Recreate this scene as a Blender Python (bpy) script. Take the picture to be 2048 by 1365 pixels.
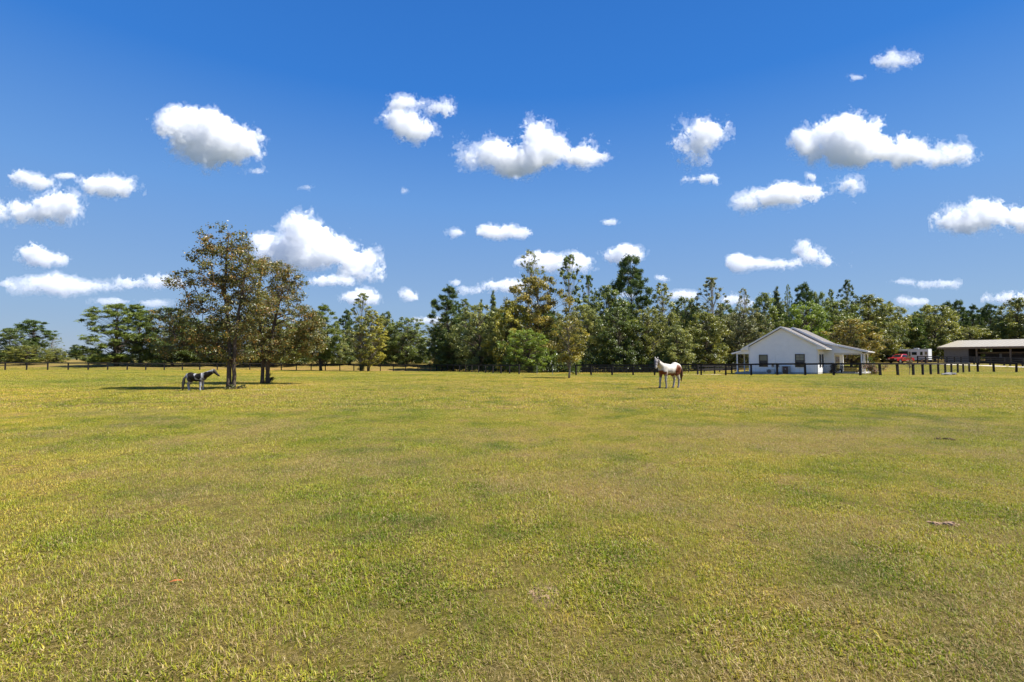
import bpy, bmesh, math, random
import numpy as np
import openvdb
from mathutils import Vector, Matrix, Quaternion

for _o in list(bpy.data.objects):
    bpy.data.objects.remove(_o, do_unlink=True)
scene = bpy.context.scene
C = scene.collection
R = math.radians

# ---------------------------------------------------------------- camera
CAM_H = 1.64
FPX = 1000.0                      # focal length in pixels of the 2048 px wide photograph
PITCH = math.atan(34.5 / FPX)
cam_data = bpy.data.cameras.new('camera')
cam_data.sensor_width = 36.0
cam_data.lens = 36.0 * FPX / 2048.0
cam_data.clip_start = 0.05
cam_data.clip_end = 40000.0
cam = bpy.data.objects.new('camera', cam_data)
C.objects.link(cam)
cam.location = (0, 0, CAM_H)
cam.rotation_euler = (R(90) + PITCH, 0, 0)
scene.camera = cam

# ---------------------------------------------------------------- sky, sun, exposure
SUN_AZ = R(97)                    # clockwise from +Y: high on the right, level with the oaks
SUN_EL = R(57)
world = bpy.data.worlds.new('World')
scene.world = world
world.use_nodes = True
wn = world.node_tree.nodes
wl = world.node_tree.links
wn.clear()
w_out = wn.new('ShaderNodeOutputWorld')
w_bg = wn.new('ShaderNodeBackground')
w_sky = wn.new('ShaderNodeTexSky')
w_sky.sky_type = 'NISHITA'
w_sky.sun_disc = False
w_sky.sun_elevation = SUN_EL
w_sky.sun_rotation = SUN_AZ
w_sky.altitude = 300.0
w_sky.air_density = 1.0
w_sky.dust_density = 0.0
w_sky.ozone_density = 6.0
w_hsv = wn.new('ShaderNodeHueSaturation')     # the clear deep blue of a polarised early-autumn sky
w_hsv.inputs['Saturation'].default_value = 1.25
w_hsv.inputs['Value'].default_value = 0.55
w_tc = wn.new('ShaderNodeTexCoord')
w_sep = wn.new('ShaderNodeSeparateXYZ')
w_rmp = wn.new('ShaderNodeValToRGB')          # blue by height above the horizon, the same all round
_st = [(0.0, (0.157, 0.201, 0.2888)), (0.1, (0.1525, 0.2282, 0.3542)), (0.29, (0.0873, 0.1932, 0.4035)), (0.47, (0.0241, 0.1154, 0.3652)), (1.0, (0.004, 0.0401, 0.2063))]
_e = w_rmp.color_ramp.elements
while len(_e) < len(_st): _e.new(0.5)
for _i, (_p, _c) in enumerate(_st):
    _e[_i].position = _p
    _e[_i].color = (*_c, 1)
w_mul = wn.new('ShaderNodeVectorMath'); w_mul.operation = 'SCALE'; w_mul.inputs['Scale'].default_value = 10.0
w_mix = wn.new('ShaderNodeMix'); w_mix.data_type = 'RGBA'; w_mix.inputs['Factor'].default_value = 0.8
w_bg.inputs['Strength'].default_value = 0.10
wl.new(w_sky.outputs[0], w_hsv.inputs['Color'])
wl.new(w_tc.outputs['Generated'], w_sep.inputs[0])
wl.new(w_sep.outputs['Z'], w_rmp.inputs['Fac'])
wl.new(w_rmp.outputs['Color'], w_mul.inputs[0])
wl.new(w_hsv.outputs[0], w_mix.inputs['A'])
wl.new(w_mul.outputs[0], w_mix.inputs['B'])
wl.new(w_mix.outputs['Result'], w_bg.inputs['Color'])
wl.new(w_bg.outputs[0], w_out.inputs['Surface'])

sun_data = bpy.data.lights.new('sun', 'SUN')
sun_data.energy = 5.0
sun_data.angle = R(0.53)
sun_data.color = (1.0, 0.955, 0.88)
sun = bpy.data.objects.new('sun', sun_data)
C.objects.link(sun)
SUN_DIR = Vector((math.sin(SUN_AZ) * math.cos(SUN_EL), math.cos(SUN_AZ) * math.cos(SUN_EL), math.sin(SUN_EL)))
sun.rotation_euler = SUN_DIR.to_track_quat('Z', 'Y').to_euler()
sun.location = SUN_DIR * 60

vs = scene.view_settings
vs.view_transform = 'Standard'
vs.look = 'None'
vs.exposure = 1.0
vs.gamma = 1.0
vs.use_curve_mapping = False

cy = scene.cycles
cy.max_bounces = 40
cy.diffuse_bounces = 3
cy.glossy_bounces = 2
cy.transmission_bounces = 3
cy.transparent_max_bounces = 24
cy.volume_bounces = 20
cy.caustics_reflective = False
cy.caustics_refractive = False
cy.use_adaptive_sampling = True
cy.adaptive_threshold = 0.01
cy.use_denoising = True
cy.denoiser = 'OPENIMAGEDENOISE'
cy.denoising_input_passes = 'RGB_ALBEDO_NORMAL'
cy.sample_clamp_indirect = 8.0

# ---------------------------------------------------------------- helpers
_CP, _SP = math.cos(PITCH), math.sin(PITCH)
def ray(px, py):
    a = (px - 1024.0) / FPX
    b = (682.5 - py) / FPX
    return Vector((a, _CP - b * _SP, _SP + b * _CP))
def at(px, py, Y):
    """a point of the place seen at photo pixel (px, py), Y metres in front of the camera"""
    r = ray(px, py)
    return Vector((0, 0, CAM_H)) + r * (Y / r.y)
def px_x(px, Y):
    return at(px, 717.0, Y).x

def tag(o, label=None, cat=None, group=None, kind=None):
    if label: o['label'] = label
    if cat: o['category'] = cat
    if group: o['group'] = group
    if kind: o['kind'] = kind
    return o
def empty(name, loc=(0, 0, 0), rz=0.0):
    o = bpy.data.objects.new(name, None)
    o.empty_display_size = 0.3
    C.objects.link(o)
    o.location = loc
    o.rotation_euler = (0, 0, rz)
    return o
def link(name, me, mats=None, parent=None, loc=None):
    o = bpy.data.objects.new(name, me)
    C.objects.link(o)
    if mats is not None and len(me.materials) == 0:
        for m in (mats if isinstance(mats, (list, tuple)) else [mats]):
            me.materials.append(m)
    if parent is not None: o.parent = parent
    if loc is not None: o.location = loc
    return o
def copy_tree(o, parent=None):
    c = o.copy()
    C.objects.link(c)
    c.parent = parent
    for ch in list(o.children):
        copy_tree(ch, c)
    return c

def np_mesh(name, verts, quads=None, tris=None, smooth=False):
    """fast mesh from numpy arrays"""
    me = bpy.data.meshes.new(name)
    verts = np.asarray(verts, dtype=np.float32).reshape(-1, 3)
    loops, starts, tot, n = [], [], [], 0
    if quads is not None and len(quads):
        q = np.asarray(quads, dtype=np.int32).reshape(-1, 4)
        loops.append(q.ravel()); starts.append(np.arange(len(q), dtype=np.int32) * 4); tot.append(np.full(len(q), 4, np.int32)); n = q.size
    if tris is not None and len(tris):
        t = np.asarray(tris, dtype=np.int32).reshape(-1, 3)
        loops.append(t.ravel()); starts.append(n + np.arange(len(t), dtype=np.int32) * 3); tot.append(np.full(len(t), 3, np.int32))
    if loops:
        loops = np.concatenate(loops); starts = np.concatenate(starts); tot = np.concatenate(tot)
    me.vertices.add(len(verts))
    me.vertices.foreach_set('co', verts.ravel())
    if len(loops):
        me.loops.add(len(loops))
        me.loops.foreach_set('vertex_index', loops)
        me.polygons.add(len(starts))
        me.polygons.foreach_set('loop_start', starts)
        me.polygons.foreach_set('loop_total', tot)
        me.polygons.foreach_set('use_smooth', np.full(len(starts), smooth, dtype=bool))
    me.update(calc_edges=True)
    me.validate()
    return me
def set_attr(me, name, data, domain='POINT', typ='FLOAT'):
    a = me.attributes.new(name, typ, domain)
    data = np.asarray(data, dtype=np.float32)
    a.data.foreach_set('value' if typ == 'FLOAT' else ('vector' if typ == 'FLOAT_VECTOR' else 'color'), data.ravel())

class MB:
    """collects boxes, prisms, tubes and loose faces into one mesh"""
    def __init__(s): s.v, s.f, s.m, s.mi = [], [], [], 0
    def add(s, vs_, fs_):
        b = len(s.v)
        s.v += [tuple(v) for v in vs_]
        for f in fs_:
            s.f.append(tuple(b + i for i in f)); s.m.append(s.mi)
        return s
    def box(s, x0, x1, y0, y1, z0, z1, M=None):
        vs_ = [Vector((x, y, z)) for z in (z0, z1) for y in (y0, y1) for x in (x0, x1)]
        if M is not None: vs_ = [M @ v for v in vs_]
        return s.add(vs_, [(0, 2, 3, 1), (4, 5, 7, 6), (0, 1, 5, 4), (2, 6, 7, 3), (0, 4, 6, 2), (1, 3, 7, 5)])
    def bar(s, a, b, w, h, up=(0, 0, 1)):
        """box beam from a to b, w wide, h high"""
        a, b = Vector(a), Vector(b)
        d = (b - a).normalized()
        up = Vector(up)
        sd = d.cross(up)
        if sd.length < 1e-5: sd = d.cross(Vector((1, 0, 0)))
        sd.normalize(); u2 = sd.cross(d).normalized()
        vs_ = []
        for p in (a, b):
            for i, j in ((-1, -1), (1, -1), (1, 1), (-1, 1)):
                vs_.append(p + sd * (i * w / 2) + u2 * (j * h / 2))
        return s.add(vs_, [(0, 1, 2, 3), (7, 6, 5, 4), (0, 4, 5, 1), (1, 5, 6, 2), (2, 6, 7, 3), (3, 7, 4, 0)])
    def tube(s, pts, rads, n=8, cap=True):
        pts = [Vector(p) for p in pts]
        if not isinstance(rads, (list, tuple)): rads = [rads] * len(pts)
        rings, prev = [], None
        for i, p in enumerate(pts):
            d = (pts[min(i + 1, len(pts) - 1)] - pts[max(i - 1, 0)])
            d = d.normalized() if d.length > 1e-9 else Vector((0, 0, 1))
            if prev is None:
                ref = Vector((1, 0, 0)) if abs(d.x) < 0.8 else Vector((0, 1, 0))
                sx = d.cross(ref).normalized()
            else:
                sx = (prev - d * prev.dot(d)).normalized()
            prev = sx
            sy = d.cross(sx)
            rings.append([p + (sx * math.cos(2 * math.pi * k / n) + sy * math.sin(2 * math.pi * k / n)) * rads[i] for k in range(n)])
        vs_ = [v for r_ in rings for v in r_]
        fs_ = []
        for i in range(len(rings) - 1):
            for k in range(n):
                a, b = i * n + k, i * n + (k + 1) % n
                fs_.append((a, b, b + n, a + n))
        if cap:
            fs_.append(tuple(range(n - 1, -1, -1))); fs_.append(tuple((len(rings) - 1) * n + k for k in range(n)))
        return s.add(vs_, fs_)
    def prism(s, poly, axis, a, b):
        """extrude a 2D polygon; axis 'y': poly is (x,z); 'x': (y,z); 'z': (x,y)"""
        def P(p, t):
            return {'y': (p[0], t, p[1]), 'x': (t, p[0], p[1]), 'z': (p[0], p[1], t)}[axis]
        n = len(poly)
        vs_ = [P(p, a) for p in poly] + [P(p, b) for p in poly]
        fs_ = [tuple(range(n)), tuple(range(2 * n - 1, n - 1, -1))] + [(i, (i + 1) % n + 0, (i + 1) % n + n, i + n)[::-1] for i in range(n)]
        return s.add(vs_, fs_)
    def mesh(s, name, smooth=False, fix=True):
        me = bpy.data.meshes.new(name)
        me.from_pydata(s.v, [], s.f)
        me.polygons.foreach_set('material_index', s.m)
        if fix:
            bm = bmesh.new(); bm.from_mesh(me)
            bmesh.ops.recalc_face_normals(bm, faces=bm.faces)
            bm.to_mesh(me); bm.free()
        me.polygons.foreach_set('use_smooth', [smooth] * len(me.polygons))
        me.update()
        return me
    def build(s, name, mats, parent=None, loc=None, smooth=False):
        return link(name, s.mesh(name, smooth), mats, parent, loc)

# ---- materials
def new_mat(name):
    m = bpy.data.materials.new(name)
    m.use_nodes = True
    nt = m.node_tree
    b = nt.nodes['Principled BSDF']
    return m, nt, b
def N(nt, typ, **kw):
    n = nt.nodes.new(typ)
    for k, v in kw.items():
        if k.startswith('i_'):
            key = k[2:]
            n.inputs[int(key) if key.isdigit() else key].default_value = v
        else: setattr(n, k, v)
    return n
def ramp(nt, stops, interp='LINEAR'):
    n = nt.nodes.new('ShaderNodeValToRGB')
    n.color_ramp.interpolation = interp
    e = n.color_ramp.elements
    while len(e) < len(stops): e.new(0.5)
    for i, (p, c) in enumerate(stops):
        e[i].position = p
        e[i].color = (*c, 1) if len(c) == 3 else c
    return n
def flat_mat(name, col, rough=0.6, metal=0.0, var=0.12, scale=6.0, bump=0.0, spec=0.5, bscale=40.0):
    """painted or bare surface with a little uneven tone and grain"""
    m, nt, b = new_mat(name)
    tc = N(nt, 'ShaderNodeTexCoord')
    nz = N(nt, 'ShaderNodeTexNoise', i_Scale=scale, i_Detail=6.0, i_Roughness=0.65)
    nt.links.new(tc.outputs['Object'], nz.inputs['Vector'])
    rp = ramp(nt, [(0.3, tuple(c * (1 - var) for c in col)), (0.7, tuple(min(1, c * (1 + var)) for c in col))])
    nt.links.new(nz.outputs['Fac'], rp.inputs['Fac'])
    nt.links.new(rp.outputs['Color'], b.inputs['Base Color'])
    b.inputs['Roughness'].default_value = rough
    b.inputs['Metallic'].default_value = metal
    b.inputs['Specular IOR Level'].default_value = spec
    if bump > 0:
        n2 = N(nt, 'ShaderNodeTexNoise', i_Scale=bscale, i_Detail=5.0)
        nt.links.new(tc.outputs['Object'], n2.inputs['Vector'])
        bp = N(nt, 'ShaderNodeBump', i_Strength=bump, i_Distance=0.02)
        nt.links.new(n2.outputs['Fac'], bp.inputs['Height'])
        nt.links.new(bp.outputs['Normal'], b.inputs['Normal'])
    return m

# ---- numpy volumes
def spectral_noise(shape, beta, seed, lo=1.0):
    """fractal noise on a grid (unit variance), power ~ k^-beta"""
    rng = np.random.default_rng(seed)
    w = rng.standard_normal(shape).astype(np.float32)
    F = np.fft.rfftn(w)
    k = np.sqrt(sum(np.square(a) for a in np.meshgrid(np.fft.fftfreq(shape[0]), np.fft.fftfreq(shape[1]), np.fft.rfftfreq(shape[2]), indexing='ij')))
    k0 = lo / max(shape)
    F *= np.power(np.maximum(k, k0), -beta / 2)
    F[0, 0, 0] = 0
    n = np.fft.irfftn(F, s=shape, axes=(0, 1, 2))
    return (n / n.std()).astype(np.float32)
def iso_mesh(name, field, iso, origin, vox, smooth=True):
    """polygon surface of field > iso (array indexed x, y, z)"""
    g = openvdb.FloatGrid(background=float(iso - 1.0))
    f = field.astype(np.float32).copy()
    f[0], f[-1], f[:, 0], f[:, -1], f[:, :, 0], f[:, :, -1] = (iso - 1.0,) * 6
    g.copyFromArray(f)
    pts, quads = g.convertToQuads(float(iso))
    pts = np.asarray(pts) * np.asarray(vox) + np.asarray(origin)
    quads = np.asarray(quads)[:, ::-1]
    return np_mesh(name, pts, quads=quads, smooth=smooth)
# ---------------------------------------------------------------- ground
_PROF = {  # height of the pasture by distance, looking left, ahead and right
    -1: ([0, 50, 84, 93, 110, 130, 200, 400, 4000], [0, -.12, -.38, -.48, .45, .75, 1.0, 1.8, 8]),
    0: ([0, 40, 61, 104, 122, 140, 200, 400, 4000], [0, -.15, -.48, -1.04, .25, .5, .9, 1.8, 8]),
    1: ([0, 40, 54, 75, 105, 140, 400, 4000], [0, -.12, -.25, -.38, .60, 1.05, 3.0, 10]),
}
def gz(x, y):
    x = np.asarray(x, dtype=np.float64); y = np.asarray(y, dtype=np.float64)
    yy = np.maximum(y, 0.0)
    p = {k: np.interp(yy, *v) for k, v in _PROF.items()}
    a = np.clip(x / (yy + 8.0), -1.2, 1.2)
    l = np.clip((-a - 0.15) / 0.75, 0, 1); l = l * l * (3 - 2 * l)
    r = np.clip((a - 0.2) / 0.4, 0, 1); r = r * r * (3 - 2 * r)
    z = p[0] * (1 - l - r) + p[-1] * l + p[1] * r
    z = z + 0.025 * np.sin(x * .31 + 1.3 * np.sin(y * .17)) * np.sin(y * .27 + .6) + 0.012 * np.sin(x * 1.1 + y * .6) * np.sin(y * .9 - x * .35 + 2)
    return z
def gzf(x, y): return float(gz(x, y))
def ground_at(px, py):
    """where the ray of a photo pixel meets the ground"""
    d = ray(px, py); t = 0.5
    for _ in range(4000):
        p = Vector((0, 0, CAM_H)) + d * t
        if p.z <= gzf(p.x, p.y): return Vector((p.x, p.y, gzf(p.x, p.y)))
        t += max(0.01, (p.z - gzf(p.x, p.y)) * 2.0)
    return p
def on_ground(px, Y):
    x = px_x(px, Y)
    return Vector((x, Y, gzf(x, Y)))

def grass_colour(nt, tone=1.0):
    """pasture colour by place: green, yellow-green and dry straw drifts; returns (colour socket, dryness socket)"""
    geo = N(nt, 'ShaderNodeNewGeometry')
    n1 = N(nt, 'ShaderNodeTexNoise', i_Scale=0.11, i_Detail=5.0, i_Roughness=0.6)
    n2 = N(nt, 'ShaderNodeTexNoise', i_Scale=0.9, i_Detail=5.0, i_Roughness=0.65)
    n3 = N(nt, 'ShaderNodeTexNoise', i_Scale=0.035, i_Detail=3.0, i_Roughness=0.5)
    for n in (n1, n2, n3): nt.links.new(geo.outputs['Position'], n.inputs['Vector'])
    r1 = ramp(nt, [(0.375, (.165 * tone, .195 * tone, .014 * tone)), (0.465, (.36 * tone, .310 * tone, .024 * tone)), (0.56, (.53 * tone, .375 * tone, .070 * tone)), (0.66, (.40 * tone, .255 * tone, .085 * tone))])
    mx = N(nt, 'ShaderNodeMath', operation='MULTIPLY_ADD'); mx.inputs[1].default_value = 0.5
    sc2 = N(nt, 'ShaderNodeMath', operation='MULTIPLY'); sc2.inputs[1].default_value = 0.5
    nt.links.new(n2.outputs['Fac'], sc2.inputs[0])
    nt.links.new(n1.outputs['Fac'], mx.inputs[0]); nt.links.new(sc2.outputs[0], mx.inputs[2])
    nt.links.new(mx.outputs[0], r1.inputs['Fac'])
    r3 = ramp(nt, [(0.38, (.76, .88, .72)), (0.62, (1.20, 1.09, 1.04))])
    nt.links.new(n3.outputs['Fac'], r3.inputs['Fac'])
    mul = N(nt, 'ShaderNodeMix', data_type='RGBA', blend_type='MULTIPLY'); mul.inputs['Factor'].default_value = 1.0
    nt.links.new(r1.outputs['Color'], mul.inputs['A']); nt.links.new(r3.outputs['Color'], mul.inputs['B'])
    return mul.outputs['Result'], mx.outputs[0], geo

gm, nt, bsdf = new_mat('pasture')
gcol, gdry, geo = grass_colour(nt, 0.62)
# fine straw and soil flecks
f1 = N(nt, 'ShaderNodeTexNoise', i_Scale=14.0, i_Detail=6.0, i_Roughness=0.7)
f2 = N(nt, 'ShaderNodeTexNoise', i_Scale=3.2, i_Detail=6.0, i_Roughness=0.7)
nt.links.new(geo.outputs['Position'], f1.inputs['Vector']); nt.links.new(geo.outputs['Position'], f2.inputs['Vector'])
fr = ramp(nt, [(0.33, (.42, .36, .40)), (0.5, (1, .94, 1.1)), (0.68, (1.4, 1.28, 1.7))])
nt.links.new(f1.outputs['Fac'], fr.inputs['Fac'])
fr2 = ramp(nt, [(0.36, (.72, .74, .66)), (0.52, (1, 1, 1)), (0.66, (1.14, 1.08, 1.1))])
nt.links.new(f2.outputs['Fac'], fr2.inputs['Fac'])
mA = N(nt, 'ShaderNodeMix', data_type='RGBA', blend_type='MULTIPLY'); mA.inputs['Factor'].default_value = 0.85
mB = N(nt, 'ShaderNodeMix', data_type='RGBA', blend_type='MULTIPLY'); mB.inputs['Factor'].default_value = 0.9
nt.links.new(gcol, mA.inputs['A']); nt.links.new(fr.outputs['Color'], mA.inputs['B'])
nt.links.new(mA.outputs['Result'], mB.inputs['A']); nt.links.new(fr2.outputs['Color'], mB.inputs['B'])
# dry thatch and soil between the plants
th = N(nt, 'ShaderNodeMix', data_type='RGBA'); th.inputs['Factor'].default_value = .5
tcol = ramp(nt, [(0.36, (.05, .034, .016)), (0.52, (.17, .12, .055)), (0.68, (.36, .27, .14))])
f3 = N(nt, 'ShaderNodeTexNoise', i_Scale=38.0, i_Detail=5.0, i_Roughness=0.7)
nt.links.new(geo.outputs['Position'], f3.inputs['Vector']); nt.links.new(f3.outputs['Fac'], tcol.inputs['Fac'])
nt.links.new(mB.outputs['Result'], th.inputs['A']); nt.links.new(tcol.outputs['Color'], th.inputs['B'])
last = th.outputs['Result']
# bare sandy patches worn by the animals
def bare(last, cx, cy_, rx, ry, col, seed, thr=0.9):
    mp = N(nt, 'ShaderNodeMapping', vector_type='POINT')
    mp.inputs['Location'].default_value = (-cx / rx, -cy_ / ry, 0)
    mp.inputs['Scale'].default_value = (1 / rx, 1 / ry, 0)
    nt.links.new(geo.outputs['Position'], mp.inputs['Vector'])
    ln = N(nt, 'ShaderNodeVectorMath', operation='LENGTH')
    nt.links.new(mp.outputs[0], ln.inputs[0])
    nz = N(nt, 'ShaderNodeTexNoise', i_Scale=2.6, i_Detail=5.0, i_Roughness=0.7)
    nt.links.new(geo.outputs['Position'], nz.inputs['Vector'])
    ad = N(nt, 'ShaderNodeMath', operation='MULTIPLY_ADD'); ad.inputs[1].default_value = 1.6; 
    nt.links.new(nz.outputs['Fac'], ad.inputs[0]); nt.links.new(ln.outputs['Value'], ad.inputs[2])
    rp = ramp(nt, [(0.0, (1, 1, 1)), (0.72, (1, 1, 1)), (0.98, (0, 0, 0))])
    dv = N(nt, 'ShaderNodeMath', operation='DIVIDE'); dv.inputs[1].default_value = 1.9
    nt.links.new(ad.outputs[0], dv.inputs[0]); nt.links.new(dv.outputs[0], rp.inputs['Fac'])
    mx = N(nt, 'ShaderNodeMix', data_type='RGBA'); 
    ft = N(nt, 'ShaderNodeMath', operation='MULTIPLY'); ft.inputs[1].default_value = thr
    nt.links.new(rp.outputs['Color'], ft.inputs[0]); nt.links.new(ft.outputs[0], mx.inputs['Factor'])
    nt.links.new(last, mx.inputs['A']); mx.inputs['B'].default_value = (*col, 1)
    return mx.outputs['Result']
_p = ground_at(555, 780); last = bare(last, _p.x, _p.y, 2.6, .9, (.36, .27, .18), 1)
_p = ground_at(470, 782); last = bare(last, _p.x, _p.y, 3.6, .8, (.24, .18, .12), 2, .7)
_p = ground_at(1087, 1186); last = bare(last, _p.x, _p.y, .13, .20, (.30, .205, .13), 3, .75)
_p = ground_at(1230, 764); last = bare(last, _p.x, _p.y, 9, 1.6, (.33, .26, .13), 4, .5)
_p = ground_at(690, 770); last = bare(last, _p.x, _p.y, 6, 1.8, (.36, .28, .14), 5, .5)
# beyond the farm the land is wooded and darker
vl = N(nt, 'ShaderNodeVectorMath', operation='LENGTH'); nt.links.new(geo.outputs['Position'], vl.inputs[0])
mr = N(nt, 'ShaderNodeMapRange'); mr.inputs['From Min'].default_value = 220; mr.inputs['From Max'].default_value = 420
nt.links.new(vl.outputs['Value'], mr.inputs['Value'])
mw_ = N(nt, 'ShaderNodeMix', data_type='RGBA'); mw_.inputs['B'].default_value = (.05, .06, .03, 1)
nt.links.new(mr.outputs[0], mw_.inputs['Factor']); nt.links.new(last, mw_.inputs['A'])
nt.links.new(mw_.outputs['Result'], bsdf.inputs['Base Color'])
bsdf.inputs['Roughness'].default_value = 0.95
bsdf.inputs['Specular IOR Level'].default_value = 0.1
b1 = N(nt, 'ShaderNodeTexNoise', i_Scale=9.0, i_Detail=8.0, i_Roughness=0.75)
nt.links.new(geo.outputs['Position'], b1.inputs['Vector'])
bp = N(nt, 'ShaderNodeBump', i_Strength=0.9, i_Distance=0.10)
nt.links.new(b1.outputs['Fac'], bp.inputs['Height']); nt.links.new(bp.outputs['Normal'], bsdf.inputs['Normal'])

ys = np.concatenate([np.linspace(-12, 0, 7)[:-1], np.linspace(0, 30, 121)[:-1], np.linspace(30, 140, 130)[:-1], np.geomspace(140, 4000, 50)])
av = np.linspace(-2.2, 2.2, 181)
GX = av[None, :] * (np.maximum(ys, 0)[:, None] + 16); GY = np.repeat(ys[:, None], len(av), 1)
GV = np.stack([GX, GY, gz(GX, GY)], -1).reshape(-1, 3)
nr, nc = len(ys), len(av)
ii = (np.arange(nr - 1)[:, None] * nc + np.arange(nc - 1)[None, :]).ravel()
ground = link('ground', np_mesh('ground', GV, quads=np.stack([ii, ii + 1, ii + nc + 1, ii + nc], -1), smooth=True), gm)
tag(ground, kind='structure')

def strip(name, pts, width, lift, mat):
    """a flat path laid on the ground"""
    vs_, fs_ = [], []
    for i, p in enumerate(pts):
        a = Vector(pts[max(i - 1, 0)]); b = Vector(pts[min(i + 1, len(pts) - 1)])
        d = (b - a).normalized(); n_ = Vector((-d.y, d.x, 0))
        w = width[i] if isinstance(width, (list, tuple)) else width
        for s_ in (-.5, .5):
            q = Vector(p) + n_ * (s_ * w); vs_.append((q.x, q.y, gzf(q.x, q.y) + lift))
    for i in range(len(pts) - 1): fs_.append((2 * i, 2 * i + 1, 2 * i + 3, 2 * i + 2))
    me = bpy.data.meshes.new(name); me.from_pydata(vs_, [], fs_); me.update()
    return tag(link(name, me, mat), kind='structure')
sand = flat_mat('sand', (.56, .50, .42), .95, var=.2, scale=1.2, bump=.5)
def curve_pts(ctrl, n=24):
    """smooth run of ground points through (photo x, distance) controls"""
    cx = np.array([c[0] for c in ctrl], float); cyv = np.array([c[1] for c in ctrl], float)
    t = np.linspace(0, len(ctrl) - 1, n)
    xs = np.interp(t, range(len(ctrl)), cx); yv = np.interp(t, range(len(ctrl)), cyv)
    return [on_ground(a, b) for a, b in zip(xs, yv)]
strip('path', curve_pts([(1366, 65), (1400, 64.5), (1440, 64.0)], 14), 2.4, .03, sand)
strip('driveway', curve_pts([(1838, 100), (1880, 99), (1930, 96), (1990, 92), (2080, 86)], 24), [3.6] * 24, .05, sand)
# ---------------------------------------------------------------- grass (one uncountable sward)
def leafy_mat(name, straw):
    m, nt, b = new_mat(name)
    col, dry, geo = grass_colour(nt, 1.22)
    at_ = N(nt, 'ShaderNodeAttribute', attribute_name='bl')
    rp = ramp(nt, [(0.0, (.30, .38, .3)), (0.3, (.75, .95, .7)), (0.6, (1.12, 1.2, .9)), (0.72, (1.35, 1.15, 1.7)), (1.0, (1.75, 1.55, 3.4))] if not straw else
              [(0.0, (.8, .7, .9)), (0.5, (1.8, 1.5, 2.4)), (1.0, (2.9, 2.4, 4.6))])
    nt.links.new(at_.outputs['Fac'], rp.inputs['Fac'])
    mu = N(nt, 'ShaderNodeMix', data_type='RGBA', blend_type='MULTIPLY'); mu.inputs['Factor'].default_value = 1.0
    nt.links.new(col, mu.inputs['A']); nt.links.new(rp.outputs['Color'], mu.inputs['B'])
    sr = ramp(nt, [(0.70, (.19, .125, .045)), (0.84, (.37, .265, .095)), (1.0, (.60, .47, .22))])
    nt.links.new(at_.outputs['Fac'], sr.inputs['Fac'])
    sf = N(nt, 'ShaderNodeMapRange'); sf.inputs['From Min'].default_value = .69; sf.inputs['From Max'].default_value = .71
    nt.links.new(at_.outputs['Fac'], sf.inputs['Value'])
    fin = N(nt, 'ShaderNodeMix', data_type='RGBA')
    nt.links.new(sf.outputs[0], fin.inputs['Factor']); nt.links.new(mu.outputs['Result'], fin.inputs['A']); nt.links.new(sr.outputs['Color'], fin.inputs['B'])
    mu = fin
    nt.links.new(mu.outputs['Result'], b.inputs['Base Color'])
    b.inputs['Roughness'].default_value = 0.5
    b.inputs['Specular IOR Level'].default_value = 0.4
    tr = N(nt, 'ShaderNodeBsdfTranslucent')
    nt.links.new(mu.outputs['Result'], tr.inputs['Color'])
    ms = N(nt, 'ShaderNodeMixShader'); ms.inputs[0].default_value = 0.38
    nt.links.new(b.outputs[0], ms.inputs[1]); nt.links.new(tr.outputs[0], ms.inputs[2])
    nt.links.new(ms.outputs[0], nt.nodes['Material Output'].inputs['Surface'])
    return m
GRASS = leafy_mat('grass_blades', False)
STRAW = leafy_mat('dry_straw', True)

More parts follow.
